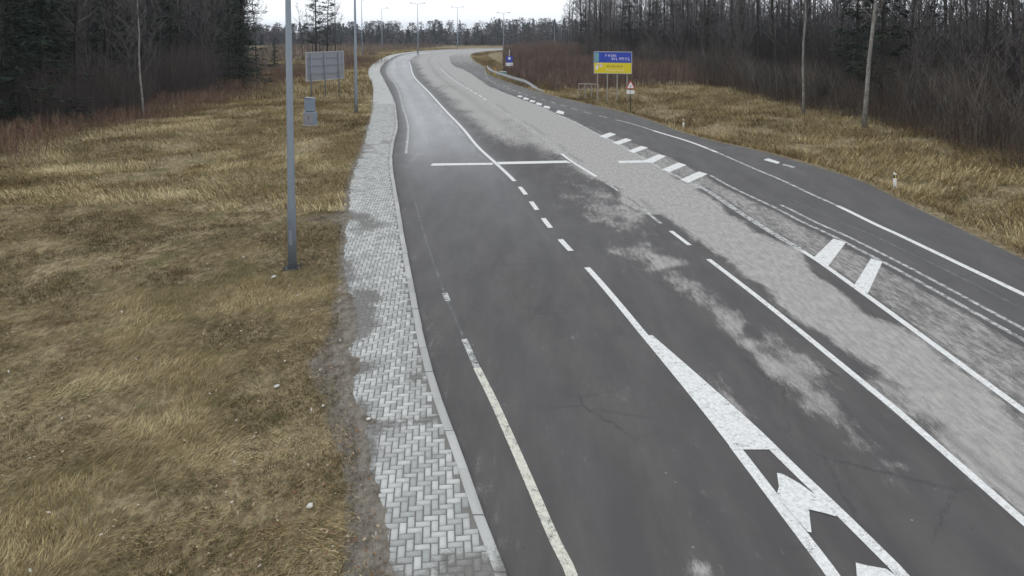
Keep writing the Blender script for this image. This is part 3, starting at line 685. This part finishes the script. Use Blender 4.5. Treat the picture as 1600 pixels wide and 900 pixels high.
stems('brushwood', X, Yv, np.full(len(X), .0), .5, .04, GREYB + [(.24,.20,.15)], 30, 'low grey brown field growth beyond the far bend')

X, Yv = stalk_at
stems('dead_stalks', X, Yv, zleft(X, Yv), .34, .004, [(.42,.35,.22), (.30,.24,.14), (.16,.10,.06)], 35, 'thin dead stalks standing out of the left verge', lean=.7, cat='grass', fork=2, clumpy=False)
def litter(n, xs_, ys_, zf, seed, label):
    r = np.random.default_rng(seed); X, Yv = xs_, ys_; n = len(X); a = r.uniform(0, 6.28, n); s = r.uniform(.012, .034, n); z = zf(X, Yv) + r.uniform(.015, .08, n); t = r.uniform(-.8, .8, n)
    u1 = np.stack([np.cos(a), np.sin(a), t], 1) * s[:, None]; u2 = np.stack([-np.sin(a), np.cos(a), r.uniform(-.6, .6, n)], 1) * s[:, None] * .6; c = np.stack([X, Yv, z], 1)
    pal = np.array([(.16,.09,.05), (.24,.16,.09), (.34,.27,.18), (.09,.06,.04), (.45,.42,.36)]); col = pal[r.choice(5, n, p=[.3, .28, .2, .17, .05])]
    o = np_mesh('leaf_litter', np.stack([c - u1, c - u2, c + u1, c + u2], 1).reshape(-1, 3), np.arange(4 * n).reshape(-1, 4), M['brush'], attrs={'col': np.repeat(col, 4, 0)}); tag(o, label, 'leaf litter', kind='stuff')
X, Yv = scatter(16000, 6, 45, lambda y: np.maximum(inview_left(y), -25), sf, 36, 1.3); k_ = rng.uniform(0, 1, len(X)) < .25 + .75 * (sf(Yv) - X < 2.5); litter(0, X[k_], Yv[k_], zleft, 37, 'brown leaf litter and crumbs of soil in the left verge')
X, Yv = sc_right(9000, 30, 120, -4, .5, 38)
stems('brushwood', X, Yv, zright(X, Yv), 3.2, .010, [(.07,.055,.045), (.05,.042,.038), (.10,.075,.06), (.20,.18,.15)], 39, 'tangle of bare saplings along the front of the right wood', lean=.5, fork=9)
Yv = r_.uniform(28, 80, 3500); X = -28.5 - np.abs(r_.normal(0, 2, 3500))
stems('brushwood', X, Yv, zleft(X, Yv), 3.4, .011, [(.07,.055,.05), (.10,.08,.07)], 40, 'tangle of bare saplings along the front of the left wood', lean=.35, fork=9)

# the dense inside of the woods and the wood on the skyline, each reading as one mass
def woodmass(name, X, Yv, Z, h, rad, seed, label, pal, fork=7):
    return stems(name, X, Yv, Z, h, rad, pal, seed, label, lean=.10, cat='woodland', fork=fork, clumpy=False)
DK = [(.030,.027,.026), (.045,.04,.038), (.022,.02,.02)]
Yv = r_.uniform(30, 235, 2300); X = np.interp(Yv, [0, 45, 90, 115, 230], [27, 27, 23, 17, 19]) + r_.uniform(14, 75, 2300)
woodmass('woodland', X, Yv, zright(X, Yv), 10.5, .10, 33, 'dark mass of bare trunks deep inside the right wood', DK)
Yv = r_.uniform(22, 150, 2600); X = -r_.uniform(42, 100, 2600); k_ = X / Yv < -.40; X, Yv = X[k_], Yv[k_]
woodmass('woodland', X, Yv, zleft(X, Yv), 17, .15, 34, 'dark mass of trunks deep inside the left wood', DK)

def skyline(n, y0, y1, x0, x1, seed, prof, label, pal, dens=420):
    """far trees: each a short stem with a cloud of twig shards"""
    r = np.random.default_rng(seed); Vv = []; Cc = []
    for i in range(n):
        y = r.uniform(y0, y1); x = r.uniform(x0, x1); h = np.interp(x / y * F + 800, *prof) * r.uniform(.7, 1.12); zb = float(drop(np.array(y)))
        zt = CH + (YH - h) / F * y; H = max(2.5, zt - zb); m = dens; conif = r.uniform() < .25
        t = r.uniform(.08, 1, m); rr = H * (.30 * np.sqrt(np.clip(1.05 - t, 0, 1)) if not conif else .20 * (1.05 - t)) * np.sqrt(r.uniform(0, 1, m)); a = r.uniform(0, 2 * np.pi, m)
        c = np.stack([x + rr * np.cos(a), y + rr * np.sin(a), zb + H * t], 1); s = r.uniform(.2, .75, (m, 1))
        d1 = r.normal(size=(m, 3)); d1 /= np.linalg.norm(d1, axis=1)[:, None]; d2 = r.normal(size=(m, 3)); d2 /= np.linalg.norm(d2, axis=1)[:, None]
        Vv.append(np.stack([c - d1 * s, c + d1 * s, c + d2 * s * .7], 1).reshape(-1, 3)); col = np.array(pal[r.integers(0, len(pal))]) if not conif else np.array((.020, .030, .022))
        Cc.append(np.repeat(col[None, :] * r.uniform(.6, 1.4, (m, 1)), 3, 0))
    Vv = np.concatenate(Vv); o = np_mesh('distant_wood', Vv, np.arange(len(Vv)).reshape(-1, 3), M['brush'], attrs={'col': np.concatenate(Cc)}); tag(o, label, 'woodland', kind='stuff'); return o
FARP = [(.055,.055,.055), (.075,.065,.062), (.045,.05,.048), (.09,.078,.07)]
skyline(420, 300, 380, -170, 60, 51, ([200, 400, 560, 580, 620, 650, 690, 720, 740, 765, 785, 880, 920], [38, 50, 48, 44, 47, 49, 43, 46, 47, 38, 39, 37, 33]), 'blue grey line of distant woodland beyond the far bend', FARP)
skyline(240, 270, 300, -190, 90, 53, ([200, 560, 700, 900], [62, 62, 64, 62]), 'low dusky thicket in front of the distant woodland', [(.10,.08,.075), (.08,.07,.068)], 420)

# ------------------------------------------------------------------ trees
def grow(r, mbT, mbC, H, rad, first, nb, up, twigs, spread, lean=(0, 0), bend=.3):
    """a tapered trunk, limbs and two orders of twigs"""
    n = 9; P = []; q = np.array([0., 0.]); 
    for i in range(n):
        t = i / (n - 1); q = q + np.array([r.uniform(-bend, bend), r.uniform(-bend, bend)]) * (1 if i > 1 else 0) * .5; P.append((q[0] + lean[0] * t * H, q[1] + lean[1] * t * H, t * H - .1))
    RR = [rad * (1.25 if i == 0 else 1) * (1 - .88 * i / (n - 1)) for i in range(n)]
    mbT.tube(P, RR, 6)
    P = np.array(P)
    def pt(t): s = t * (n - 1); i = min(int(s), n - 2); return P[i] + (P[i + 1] - P[i]) * (s - i)
    for b in range(nb):
        t = first + (1 - first) * (b + r.uniform(0, .8)) / nb; t = min(t, .99); s = pt(t); a = r.uniform(0, 6.283); L = spread * H * (1 - t) ** .6 * r.uniform(.5, 1.1) + .4
        e = up + r.uniform(-.25, .25); d = np.array([math.cos(a) * math.cos(e), math.sin(a) * math.cos(e), math.sin(e)])
        pts = [s]; 
        for j in range(3): d = d + np.array([r.uniform(-.2, .2), r.uniform(-.2, .2), r.uniform(-.02, .22)]); d /= np.linalg.norm(d); pts.append(pts[-1] + d * L / 3)
        r0 = rad * .32 * (1 - t) + .012; mbC.tube(pts, [r0, r0 * .7, r0 * .45, .008], 4, False)
        for k in range(twigs):
            u_ = r.uniform(.2, 1); i = min(int(u_ * 3), 2); s2 = pts[i] + (pts[i + 1] - pts[i]) * (u_ * 3 - i); d2 = d + np.array([r.uniform(-.9, .9), r.uniform(-.9, .9), r.uniform(-.3, .8)]); d2 /= np.linalg.norm(d2); L2 = L * r.uniform(.15, .42)
            e2 = s2 + d2 * L2; mbC.tube([s2, (s2 + e2) / 2 + np.array([0, 0, .04]), e2], [.014, .010, .006], 3, False)
            for _ in range(2):
                d3 = d2 + np.array([r.uniform(-.8, .8), r.uniform(-.8, .8), r.uniform(-.5, .6)]); s3 = s2 + (e2 - s2) * r.uniform(.3, 1); mbC.tube([s3, s3 + d3 / np.linalg.norm(d3) * L2 * r.uniform(.3, .7)], [.009, .005], 3, False)
def bare_tree(name, seed, H, rad, first, nb, up, twigs, spread, mt, mc, lean=(0, 0), bend=.3):
    r = random.Random(seed); root = empty(name, (0, 0, 0)); T = MB(); C = MB(); grow(r, T, C, H, rad, first, nb, up, twigs, spread, lean, bend)
    T.build('trunk', M[mt], root, True); C.build('crown', M[mc], root); return root
def conifer(name, seed, H, rad, first, spread, dens, mt='bark_dark', up=.0, pine=False):
    r = random.Random(seed); root = empty(name, (0, 0, 0)); T = MB(); T.tube([(0, 0, -.1), (r.uniform(-.1, .1), 0, H * .35), (r.uniform(-.3, .3), r.uniform(-.2, .2), H * .7), (r.uniform(-.3, .3), 0, H)], [rad * 1.2, rad * .85, rad * .5, .03], 7)
    C = MB(); nd = []
    z = first * H
    while z < H * .99:
        t = z / H; 
        for b in range(r.randint(2, 4) if pine else r.randint(4, 6)):
            a = r.uniform(0, 6.283); L = (spread * (1.05 - t) ** (.5 if pine else .8)) * r.uniform(.55, 1.1); e = up + r.uniform(-.25, .2) if pine else -.22 + .5 * t + r.uniform(-.12, .12)
            d = np.array([math.cos(a) * math.cos(e), math.sin(a) * math.cos(e), math.sin(e)]); s = np.array([0, 0, z]); m_ = s + d * L * .5; en = s + d * L + np.array([0, 0, .06 * L * (1 if not pine else 2)])
            C.tube([s, m_, en], [.04, .025, .01], 4, False)
            for k in range(int(dens * L)):
                u_ = r.uniform(.35 if pine else .12, 1.03); c = s + (en - s) * u_; w = L * .22 * (1.2 - u_ * .6) if not pine else .38
                nd.append((c + np.array([r.uniform(-w, w), r.uniform(-w, w), r.uniform(-.25, .12) if not pine else r.uniform(-.2, .25)]), r.uniform(.10, .26), a + r.uniform(-.8, .8), r.uniform(-.6, .3)))
        z += H * (.045 if pine else .03) * r.uniform(.7, 1.3)
    for c, s, a, e in nd:
        n = len(C.v); d = np.array([math.cos(a), math.sin(a), math.sin(e)]) * s; p = np.array([-math.sin(a), math.cos(a), r.uniform(-.5, .5)]) * s * .45
        C.v += [tuple(c - d), tuple(c + p), tuple(c + d), tuple(c - p)]; C.f.append((n, n + 1, n + 2, n + 3))
    T.build('trunk', M[mt], root, True); C.build('crown', M['needle'], root); return root

r = random.Random(5)
bt = [bare_tree('bare_tree', 100 + i, H, rad, first, nb, up, tw, sp, 'bark' if i % 2 else 'bark_dark', 'twig', (r.uniform(-.03, .03), r.uniform(-.03, .03)))
      for i, (H, rad, first, nb, up, tw, sp) in enumerate([(17, .17, .25, 30, .75, 11, .24), (15, .12, .30, 26, .85, 11, .22), (19, .21, .35, 30, .6, 11, .23), (14, .10, .15, 30, .9, 10, .20), (16, .14, .45, 24, .7, 11, .22), (12, .07, .1, 28, .9, 9, .22)])]
pn = [conifer('pine_tree', 200, 19, .22, .38, 3.0, 16, pine=True, up=.25), conifer('pine_tree', 201, 17, .18, .30, 2.6, 17, pine=True, up=.2), conifer('pine_tree', 202, 15, .17, .20, 2.9, 26, pine=True, up=.1)]
sp = [conifer('spruce_tree', 210, 19, .24, .06, 3.4, 15), conifer('spruce_tree', 211, 15, .18, .04, 2.8, 16)]
br = [bare_tree('birch_tree', 220, 17, .15, .35, 26, .9, 10, .2, 'bark_pale', 'twig_pale', (.012, 0), .2), bare_tree('birch_tree', 221, 14, .10, .4, 22, .8, 10, .2, 'bark_pale', 'twig', (-.02, .01), .25)]
for o in bt + pn + sp + br: remember(o)
protos_used = set()
def plant(proto, x, y, label, cat, group=None, scale=1.0, rz=None, zf=None):
    if proto.name in protos_used: o = copy_tree(proto)
    else: o = proto; protos_used.add(proto.name)
    z = float((zright if x > float(ref_(np.array(y))) and y < 238 else zleft)(np.array([x]), np.array([y]))[0])
    o.location = (x, y, z); o.rotation_euler = (random.gauss(0, .022), random.gauss(0, .022), random.uniform(0, 6.28) if rz is None else rz); o.scale = (scale,) * 3
    tag(o, label, cat); 
    if group: o['group'] = group
    elif 'group' in o: del o['group']
    return o
def edge_r(y): return float(np.interp(y, [0, 45, 90, 115, 230], [27, 27, 23, 15.5, 17]))
taken = []
def free(x, y, d):
    if any((x - a) ** 2 + (y - b) ** 2 < d * d for a, b in taken): return False
    taken.append((x, y)); return True
# single trees one can point to
def P(px, py): x, y = at(px, py); taken.append((x, y)); return x, y
x, y = P(1350, 207); plant(br[0], x, y, 'pale leaning birch trunk at the near edge of the right wood', 'tree', None, 1.0, 0.4)
x, y = P(1255, 186); plant(br[1], x, y, 'slender grey birch midway along the right wood', 'tree', None, 1.0, 1.0)
x, y = P(224, 183); plant(br[1], x, y, 'lone pale birch trunk against the black edge of the left wood', 'tree', None, .9, 2.0)
x, y = P(1375, 196); plant(pn[2], x, y, 'dark green pine behind the leaning birch at the right wood edge', 'tree', None, .85, 1)
x, y = P(1335, 178); plant(pn[2], x, y, 'bushy dark pine left of the leaning birch in the right wood', 'tree', None, .85, 2)
x, y = P(913, 92); plant(pn[1], x, y, 'tall dark pine standing left of the blue and yellow board', 'tree', None, 1.0, 3)
x, y = P(885, 84); plant(bt[0], x, y, 'bare tree at the open left end of the right wood, against the sky', 'tree', None, .8)
x, y = P(494, 96); plant(pn[2], x, y, 'tallest dark pine behind the grey sign backs', 'tree', None, 1.1, 0)
x, y = P(511, 94); plant(pn[2], x, y, 'thinner pine right of the tallest one behind the grey sign backs', 'tree', None, .95, 2.4)
x, y = P(524, 91); plant(bt[2], x, y, 'bare tree on the right side of the pine clump behind the sign backs', 'tree', None, .8)
x, y = P(474, 96); plant(bt[3], x, y, 'bare tree on the left side of the pine clump behind the sign backs', 'tree', None, .8)
x, y = P(378, 142); plant(sp[0], x, y, 'big black spruce closing the right end of the left wood', 'tree', None, 1.0, 1)
x, y = P(402, 128); plant(bt[1], x, y, 'leafless tree right of the black spruce at the end of the left wood', 'tree', None, .9)
x, y = P(430, 112); plant(sp[1], x, y, 'small spruce just left of the near lamp post, far behind it', 'tree', None, .35, 1)
for px_, py_, b_, s_ in ((482,92,1,.7),(500,90,4,.75),(518,89,5,.9),(531,88,3,.7),(505,97,5,.6),(488,90,0,.7)):
    x, y = P(px_, py_); plant(bt[b_], x, y, 'bare tree mixed into the pine clump behind the sign backs', 'tree', 'bare trees in the pine clump behind the sign backs', s_)
nr = 0; tries = 0
while nr < 190 and tries < 9000:
    tries += 1; y = 32 + 190 * random.random() ** 1.25; off = random.random() ** 1.6 * 26; x = edge_r(y) + off - 1.0
    if y < 32 or x / y > .85 or float(fbm(np.array(x * .13), np.array(y * .13), 91, 3)) < .40 or not free(x, y, .9): continue
    front = off < 6
    if random.random() < .07: plant(random.choice(pn), x, y, 'dark pine among the bare trees of the right wood', 'tree', 'pines scattered in the right wood', random.uniform(.75, 1.05))
    else: plant(random.choice(bt), x, y, 'bare grey brown tree in the right wood' if not front else 'bare tree in the front rows of the right wood', 'tree', 'bare trees of the right wood' if not front else 'front row trees of the right wood', random.uniform(.75, 1.15))
    nr += 1
nl = 0; tries = 0
while nl < 115 and tries < 9000:
    tries += 1; y = random.uniform(28, 125); off = random.random() ** 1.3 * 20; x = -29.5 - off - (y > 90) * (y - 90) * .12
    if -x / y > .95 or -x / y < .385 or not free(x, y, 1.4): continue
    q = random.random()
    if q < .30: plant(random.choice(sp), x, y, 'dark spruce in the left wood', 'tree', 'spruces of the left wood', random.uniform(.7, 1.1))
    elif q < .42: plant(random.choice(pn), x, y, 'dark pine in the left wood', 'tree', 'pines of the left wood', random.uniform(.8, 1.1))
    else: plant(random.choice(bt), x, y, 'bare tree in the left wood', 'tree', 'bare trees of the left wood', random.uniform(.8, 1.15))
    nl += 1

# ------------------------------------------------------------------ lamp posts
def lamp(x, y, z, label, double, H=12.0, rz=0.0, r0=.11):
    root = empty('street_lamp', (x, y, z), rz); tag(root, label, 'street lamp', 'street lamps along the road')
    MB().tube([(0, 0, 0), (0, 0, 1.7), (0, 0, 1.78), (0, 0, H)], [r0, r0 * .97, r0 * .86, .05], 12).build('pole', M['galv'], root, True)
    b = MB(); b.box((0, 0, .015), (.42, .42, .03), bev=.008)
    for i in (-1, 1):
        for j in (-1, 1): b.tube([(i * .16, j * .16, .02), (i * .16, j * .16, .10)], .018, 6)
    b.tube([(0, 0, .03), (0, 0, .16)], [r0 * 1.15, r0 * 1.12], 12); b.build('base_plate', M['dark_steel'], root)
    d = MB(); d.box((0, -r0 - .002, .85), (.09, .02, .38), bev=.005); d.build('access_door', M['galv'], root)
    for s in ((-1, 1) if double else (1,)):
        MB().tube([(0, 0, H - .05), (s * .35, 0, H + .15), (s * 1.3, 0, H + .28)], [.045, .038, .032], 8).build('arm', M['galv'], root, True)
        h = MB(); poly = [(-.36, -.05), (.40, -.03), (.44, .03), (.30, .09), (-.10, .12), (-.36, .06)]
        h.prism([(s * (1.62) + s * px, pz + H + .30) for px, pz in poly], -.15, .15); hd = h.build('lamp_head', M['galv'], root)
        l = MB(); l.box((s * 1.68, 0, H + .245), (.42, .22, .03), bev=.006); l.build('lens', M['lens'], hd)
    return root
def pz(px, py): x, y = at(px, py, .1); return x, y, float(zleft(np.array([x]), np.array([y]))[0])
x, y, z = pz(457, 418); lamp(x, y, z - .02, 'nearest grey lamp post, standing in dry grass beside the pavement', False, 12, 0, .115)
x, y, z = pz(556.5, 176); lamp(x, y, z, 'second lamp post, dark footed, close to the pavement behind the sign backs', False, 12, 0, .14)
x, y, z = pz(566, 92); lamp(x, y, z, 'thin lamp post just right of the second one, far up the left verge', False, 12, 0, .12)
x, y, z = pz(597, 77); lamp(x, y, z, 'third visible lamp post from the left, behind the scrub at the bend', False, 12, .2, .13)
x, y, z = pz(653, 83); lamp(x, y, 0, 'double armed lamp post at the outer side of the bend, left of its twin', True, 12.4, .1, .15)
x, y, z = pz(715, 76); lamp(x, y, 0, 'double armed lamp post behind the middle of the far bend', True, 12.6, .1, .16)
x, y = at(787, 78.5); lamp(x, y, 0, 'faint double armed lamp post above the blue sign', True, 10.6, 0, .15)
x, y = at(866, 76.5); lamp(x, y, 0, 'thin far lamp post above the brown scrub near the right wood', False, 8.0, 0, .12)

# ------------------------------------------------------------------ sign backs, cabinet
def sgn(name, x, y, z, rz, label, cat, group=None): o = empty(name, (x, y, z), rz); return tag(o, label, cat, group)
xa, ya = at(482, 158); xb, yb = at(533, 152); cx, cy = (xa + xb) / 2, (ya + yb) / 2; zz = float(zleft(np.array([cx]), np.array([cy]))[0])
s = sgn('road_sign', cx, cy, zz, math.atan2(yb - ya, xb - xa), 'large grey back of a road sign on three posts in the left grass', 'road sign')
Wd = 4.6
mb = MB(); mb.box((0.05, 0, 2.8), (Wd, .03, 2.55), bev=.01); p = mb.build('panel', M['sign_grey'], s)
fr = MB()
for zc in (1.54, 4.06): fr.box((.05, -.02, zc), (Wd + .04, .07, .06))
for xc in (-Wd / 2 + .05, Wd / 2 + .05): fr.box((xc, -.02, 2.8), (.06, .07, 2.46))
fr.build('rim', M['galv_pale'], p)
st = MB()
for zc in (2.1, 2.85, 3.5): st.box((.05, -.045, zc), (Wd - .2, .05, .05))
st.build('stiffener', M['galv'], p)
for xc in (-1.75, -.1, 1.65): MB().tube([(xc, -.12, -.1), (xc, -.12, 4.0)], .055, 8).build('post', M['galv'], s, True)
x, y = at(485, 196, .1); zz = float(zleft(np.array([x]), np.array([y]))[0])
c = sgn('utility_cabinet', x, y, zz, -.35, 'narrow blue grey utility cabinet with a box on top, low in the left grass', 'cabinet')
mb = MB(); mb.box((0, 0, .52), (.80, .38, .82), bev=.02); bd = mb.build('lower_box', M['cab_blue'], c)
d = MB(); d.box((-.19, -.20, .52), (.34, .02, .72), bev=.005); d.box((.19, -.20, .52), (.34, .02, .72), bev=.005); d.build('door', M['sign_grey'], bd)
h = MB(); h.box((.03, -.22, .55), (.025, .02, .12)); h.build('handle', M['dark_steel'], bd)
mb = MB(); mb.box((-.03, 0, 1.38), (.62, .34, .82), bev=.02); ub = mb.build('upper_box', M['cab_blue'], c)
mb = MB(); mb.prism([(-.36, 1.79), (.30, 1.79), (.26, 1.86), (-.32, 1.86)], -.2, .2); mb.build('cap', M['galv'], ub)
mb = MB(); mb.box((0, 0, .95), (.50, .28, .05)); mb.build('collar', M['dark_steel'], c)
mb = MB(); mb.box((0, 0, .03), (.90, .48, .16), bev=.02); mb.build('plinth', M['concrete'], c)

# ------------------------------------------------------------------ big blue and yellow board
x, y = at(957, 158); zz = float(zright(np.array([x]), np.array([y]))[0])
b = sgn('information_board', x, y, zz, R(-14), 'blue over yellow information board on pale posts at the right wood', 'sign board')
S = 1.0; W2, z0, zm, z1 = 1.88, 2.55, 3.46, 4.38; b.scale = (.86, 1, 1)
m = MB(); m.box((0, 0, (zm + z1) / 2), (2 * W2, .06, z1 - zm)); m.build('blue_panel', M['blue'], b)
m = MB(); m.box((0, 0, (z0 + zm) / 2 - .002), (2 * W2, .06, zm - z0 - .004)); m.build('yellow_panel', M['yellow'], b)
m = MB()
for zc in (z0 - .03, z1 + .03): m.box((0, 0, zc), (2 * W2 + .12, .09, .06))
for xc in (-W2 - .03, W2 + .03): m.box((xc, 0, (z0 + z1) / 2), (.06, .09, z1 - z0))
m.build('frame', M['galv_pale'], b)
rr = random.Random(3)
def words_of(xa, xb, z, h, mat):
    """unreadable words: strokes of even height, one part per word"""
    x_ = xa; m = MB()
    while x_ < xb:
        w_ = rr.uniform(.5, .8) * h
        if m.v and rr.random() < .16: m.build('lettering', mat, b); m = MB(); x_ += w_ * .7; continue
        m.box((x_ + w_ * .12, -.034, z), (w_ * .24, .006, h)); m.box((x_ + w_ * .45, -.034, z + h * rr.choice((-.4, 0, .4))), (w_ * .42, .006, h * .2))
        if rr.random() < .6: m.box((x_ + w_ * .78, -.034, z + rr.choice((0, h * .2))), (w_ * .2, .006, h * .6))
        x_ += w_ + h * .2
    if m.v: m.build('lettering', mat, b)
words_of(-.75, .35, 4.08, .22, M['white']); words_of(-.1, 1.7, 3.79, .24, M['white']); words_of(-.6, .95, 3.14, .17, M['dark_steel']); words_of(-.7, 1.1, 2.80, .12, M['white'])
m = MB(); m.box((-1.62, -.034, 3.92), (.42, .008, .8)); m.build('pale_patch', M['teal'], b)
m = MB(); m.box((-1.48, -.034, 3.26), (.20, .008, .26)); m.box((-1.18, -.034, 3.22), (.22, .008, .30)); m.box((-1.62, -.034, 3.0), (.22, .008, .34)); m.build('emblem', M['white'], b)
m = MB(); m.box((-1.44, -.040, 3.28), (.10, .006, .14)); m.box((-1.18, -.040, 3.26), (.10, .006, .10)); m.build('emblem_centre', M['red'], b)
for xc in (-1.55, -.55, .45, 1.45): m = MB(); m.box((xc, .09, 2.1), (.12, .10, 4.4), bev=.01); m.build('post', M['wood_pale'], b)

# triangular warning sign
x, y = at(985, 169); zz = float(zright(np.array([x]), np.array([y]))[0])
t = sgn('warning_sign', x, y, zz, R(-8), 'small red edged triangular warning sign with white plate right of the board', 'road sign')
MB().tube([(0, 0, -.1), (0, 0, 2.45)], .04, 8).build('post', M['dark_steel'], t, True)
def tri(sz, z): return [(-sz, z - sz * .58), (sz, z - sz * .58), (sz * .12, z + sz * 1.1), (-sz * .12, z + sz * 1.1)]
pl = MB().prism(tri(.38, 2.1), -.075, -.05).build('triangle_plate', M['red'], t)
MB().prism(tri(.27, 2.09), -.082, -.076).build('white_centre', M['white'], pl)
m = MB(); m.box((0, -.086, 2.08), (.04, .006, .18)); m.build('black_symbol', M['black'], pl)
m = MB(); m.box((0, -.06, 1.6), (.62, .025, .28), bev=.004); pp = m.build('text_plate', M['white'], t)
m = MB(); m.box((-.03, -.076, 1.6), (.05, .005, .12)); m.build('plate_mark', M['dark_steel'], pp)

# blue sign with white plate by the far bend
x, y = at(796, 117); zz = float(zright(np.array([x]), np.array([y]))[0])
t = sgn('road_sign', x, y, zz, 0, 'small blue sign over a white plate beside the road at the far bend', 'road sign')
MB().tube([(0, 0, -.1), (0, 0, 3.6)], .045, 8).build('post', M['galv_pale'], t, True)
m = MB(); m.box((0, -.06, 2.3), (.85, .03, .85), bev=.008); q = m.build('blue_plate', M['blue'], t)
m = MB(); m.box((0, -.08, 2.42), (.30, .006, .36)); m.build('white_symbol', M['white'], q)
m = MB(); m.box((0, -.06, 1.58), (1.0, .03, .46), bev=.006); m.build('white_plate', M['white'], t)
# yellow marker and teal box at the guardrail's far end
x, y = at(774, 119); zz = float(zright(np.array([x]), np.array([y]))[0])
t = sgn('marker_post', x, y, 0, 0, 'short yellow and orange roadside marker at the far end of the guardrail', 'marker')
m = MB(); m.box((0, 0, .35), (.32, .22, .7), bev=.05); m.build('body', M['yellow'], t); m = MB(); m.box((0, 0, .85), (.22, .14, .5), bev=.03); m.build('top', M['orange'], t); m = MB(); m.box((0, 0, .05), (.5, .4, .1), bev=.02); m.build('foot', M['black'], t)
x, y = at(786, 119.5)
t = sgn('roadside_box', x, y, 0, 0, 'low pale teal box at the far end of the guardrail', 'box')
m = MB(); m.box((0, 0, .38), (.9, .5, .46), bev=.03); m.build('body', M['teal'], t); m = MB(); m.box((0, 0, .64), (.96, .56, .07), bev=.015); m.build('lid', M['galv_pale'], t)
m = MB()
for i in (-.35, .35): m.box((i, 0, .07), (.08, .4, .16))
m.build('feet', M['dark_steel'], t)

# guardrail with a ramped end
t = empty('guardrail', (float(ref_(85.)) + .5, 85, 0)); tag(t, 'galvanised guardrail with ramped near end along the right road edge', 'guardrail'); ox, oy = t.location[0], t.location[1]
ys = np.arange(70, 108, 1.0); prof = [(-.04, -.155), (0.0, -.13), (-.06, -.07), (0.0, -.015), (0.0, .015), (-.06, .07), (0.0, .13), (-.04, .155)]
m = MB()
def railz(y): return .02 + .60 * float(sstep(70, 77, y))
for y in ys:
    xg = float(ref_(y)) + .45
    for a, z in prof: m.v.append((xg + a - ox, y - oy, max(.0, railz(y) + z)))
for i in range(len(ys) - 1):
    for k in range(7): q = i * 8 + k; m.f.append((q, q + 1, q + 9, q + 8))
m.build('rail', M['galv_pale'], t)
for y in np.arange(73, 108, 2.0):
    m = MB(); m.box((float(ref_(y)) + .56 - ox, y - oy, (railz(y) + .15) / 2 - .1), (.10, .05, railz(y) + .35)); m.build('post', M['galv'], t)

# pale railing left of the board's posts
xa, ya = at(904, 152); xb, yb = at(934, 153)
t = sgn('railing', (xa + xb) / 2, (ya + yb) / 2, 0, math.atan2(yb - ya, xb - xa), 'short pale railing left of the legs of the blue and yellow board', 'railing'); Lr = math.hypot(xb - xa, yb - ya)
m = MB(); m.tube([(-Lr / 2, 0, 1.25), (Lr / 2, 0, 1.25)], .05, 8); m.build('top_rail', M['wood_pale'], t)
m = MB(); m.tube([(-Lr / 2, 0, .7), (Lr / 2, 0, .7)], .035, 8); m.build('mid_rail', M['wood_pale'], t)
for q in (-.5, -.17, .17, .5): MB().tube([(q * Lr, 0, -.1), (q * Lr, 0, 1.25)], .05, 8).build('post', M['wood_pale'], t)

# delineator posts
def delineator(px, py, label):
    x, y = at(px, py); z = float(zright(np.array([x]), np.array([y]))[0]); t = sgn('delineator_post', x, y, z, 0, label, 'marker post')
    m = MB(); m.prism([(-.06, -.05), (.06, -.05), (.06, .86), (-.06, .95)], -.05, .05); m.build('body', M['white'], t)
    m = MB(); m.box((0, 0, .72), (.124, .104, .18)); m.build('black_band', M['black'], t)
    m = MB(); m.box((0, -.056, .72), (.05, .008, .12)); m.build('reflector', M['yellow'], t); t.scale = (.8, .8, .75)
delineator(1068, 196, 'white delineator post with dark band on the grass edge midway along the right road')
delineator(1398, 290, 'white delineator post at the far right, by the bare soil at the road edge')

# ------------------------------------------------------------------ loose stones in the grass and a few grass clods at the kerb
def pebble(px, py, s, label, k):
    rr = random.Random(k); x, y = at(px, py, .12); m = MB(); n0 = 7; prof_ = [(0.35, -.5), (.9, -.2), (1, .1), (.7, .45), (.2, .6)]
    ang_ = [rr.uniform(.75, 1.2) for _ in range(n0)]
    for (a, z) in prof_:
        for i in range(n0): t_ = 6.283 * i / n0; m.v.append((s * a * ang_[i] * math.cos(t_), s * .8 * a * ang_[i] * math.sin(t_), s * .7 * z))
    for j in range(4):
        for i in range(n0): m.f.append((j * n0 + i, j * n0 + (i + 1) % n0, (j + 1) * n0 + (i + 1) % n0, (j + 1) * n0 + i))
    m.f.append(tuple(reversed(range(n0)))); m.f.append(tuple(4 * n0 + i for i in range(n0)))
    o = m.build('stone', M['stone'], None, True); o.location = (x, y, float(zleft(np.array([x]), np.array([y]))[0]) + s * .25 + .02); o.rotation_euler = (rr.uniform(-.3, .3), rr.uniform(-.3, .3), rr.uniform(0, 6)); tag(o, label, 'stone', 'white stones lying in the left grass')
pebble(484, 790, .055, 'brightest white stone, in dark green grass near the bottom of the verge', 1)
pebble(433, 604, .05, 'white stone in straw grass level with the first worn pavers', 2)
pebble(505, 634, .035, 'small white stone in the bare soil left of the pavement', 3)
pebble(380, 403, .05, 'white stone left of the nearest lamp post foot', 4)
pebble(427, 433, .07, 'pale yellowish stone just below the nearest lamp post foot', 5)
pebble(576, 656, .05, 'white stone on the dirty left edge of the pavement', 6)

# ------------------------------------------------------------------ the damp winter air
hz_m = bpy.data.materials.new('damp_air'); hz_m.use_nodes = True; ht = hz_m.node_tree; ht.nodes.remove(ht.nodes['Principled BSDF'])
pv = ht.nodes.new('ShaderNodeVolumePrincipled'); pv.inputs['Color'].default_value = (.86, .92, 1, 1); pv.inputs['Density'].default_value = .00032; pv.inputs['Anisotropy'].default_value = .2
ht.links.new(pv.outputs[0], ht.nodes['Material Output'].inputs['Volume'])
m = MB(); m.box((0, 200, 2.5), (3700, 5200, 36)); tag(m.build('haze', hz_m), kind='stuff')
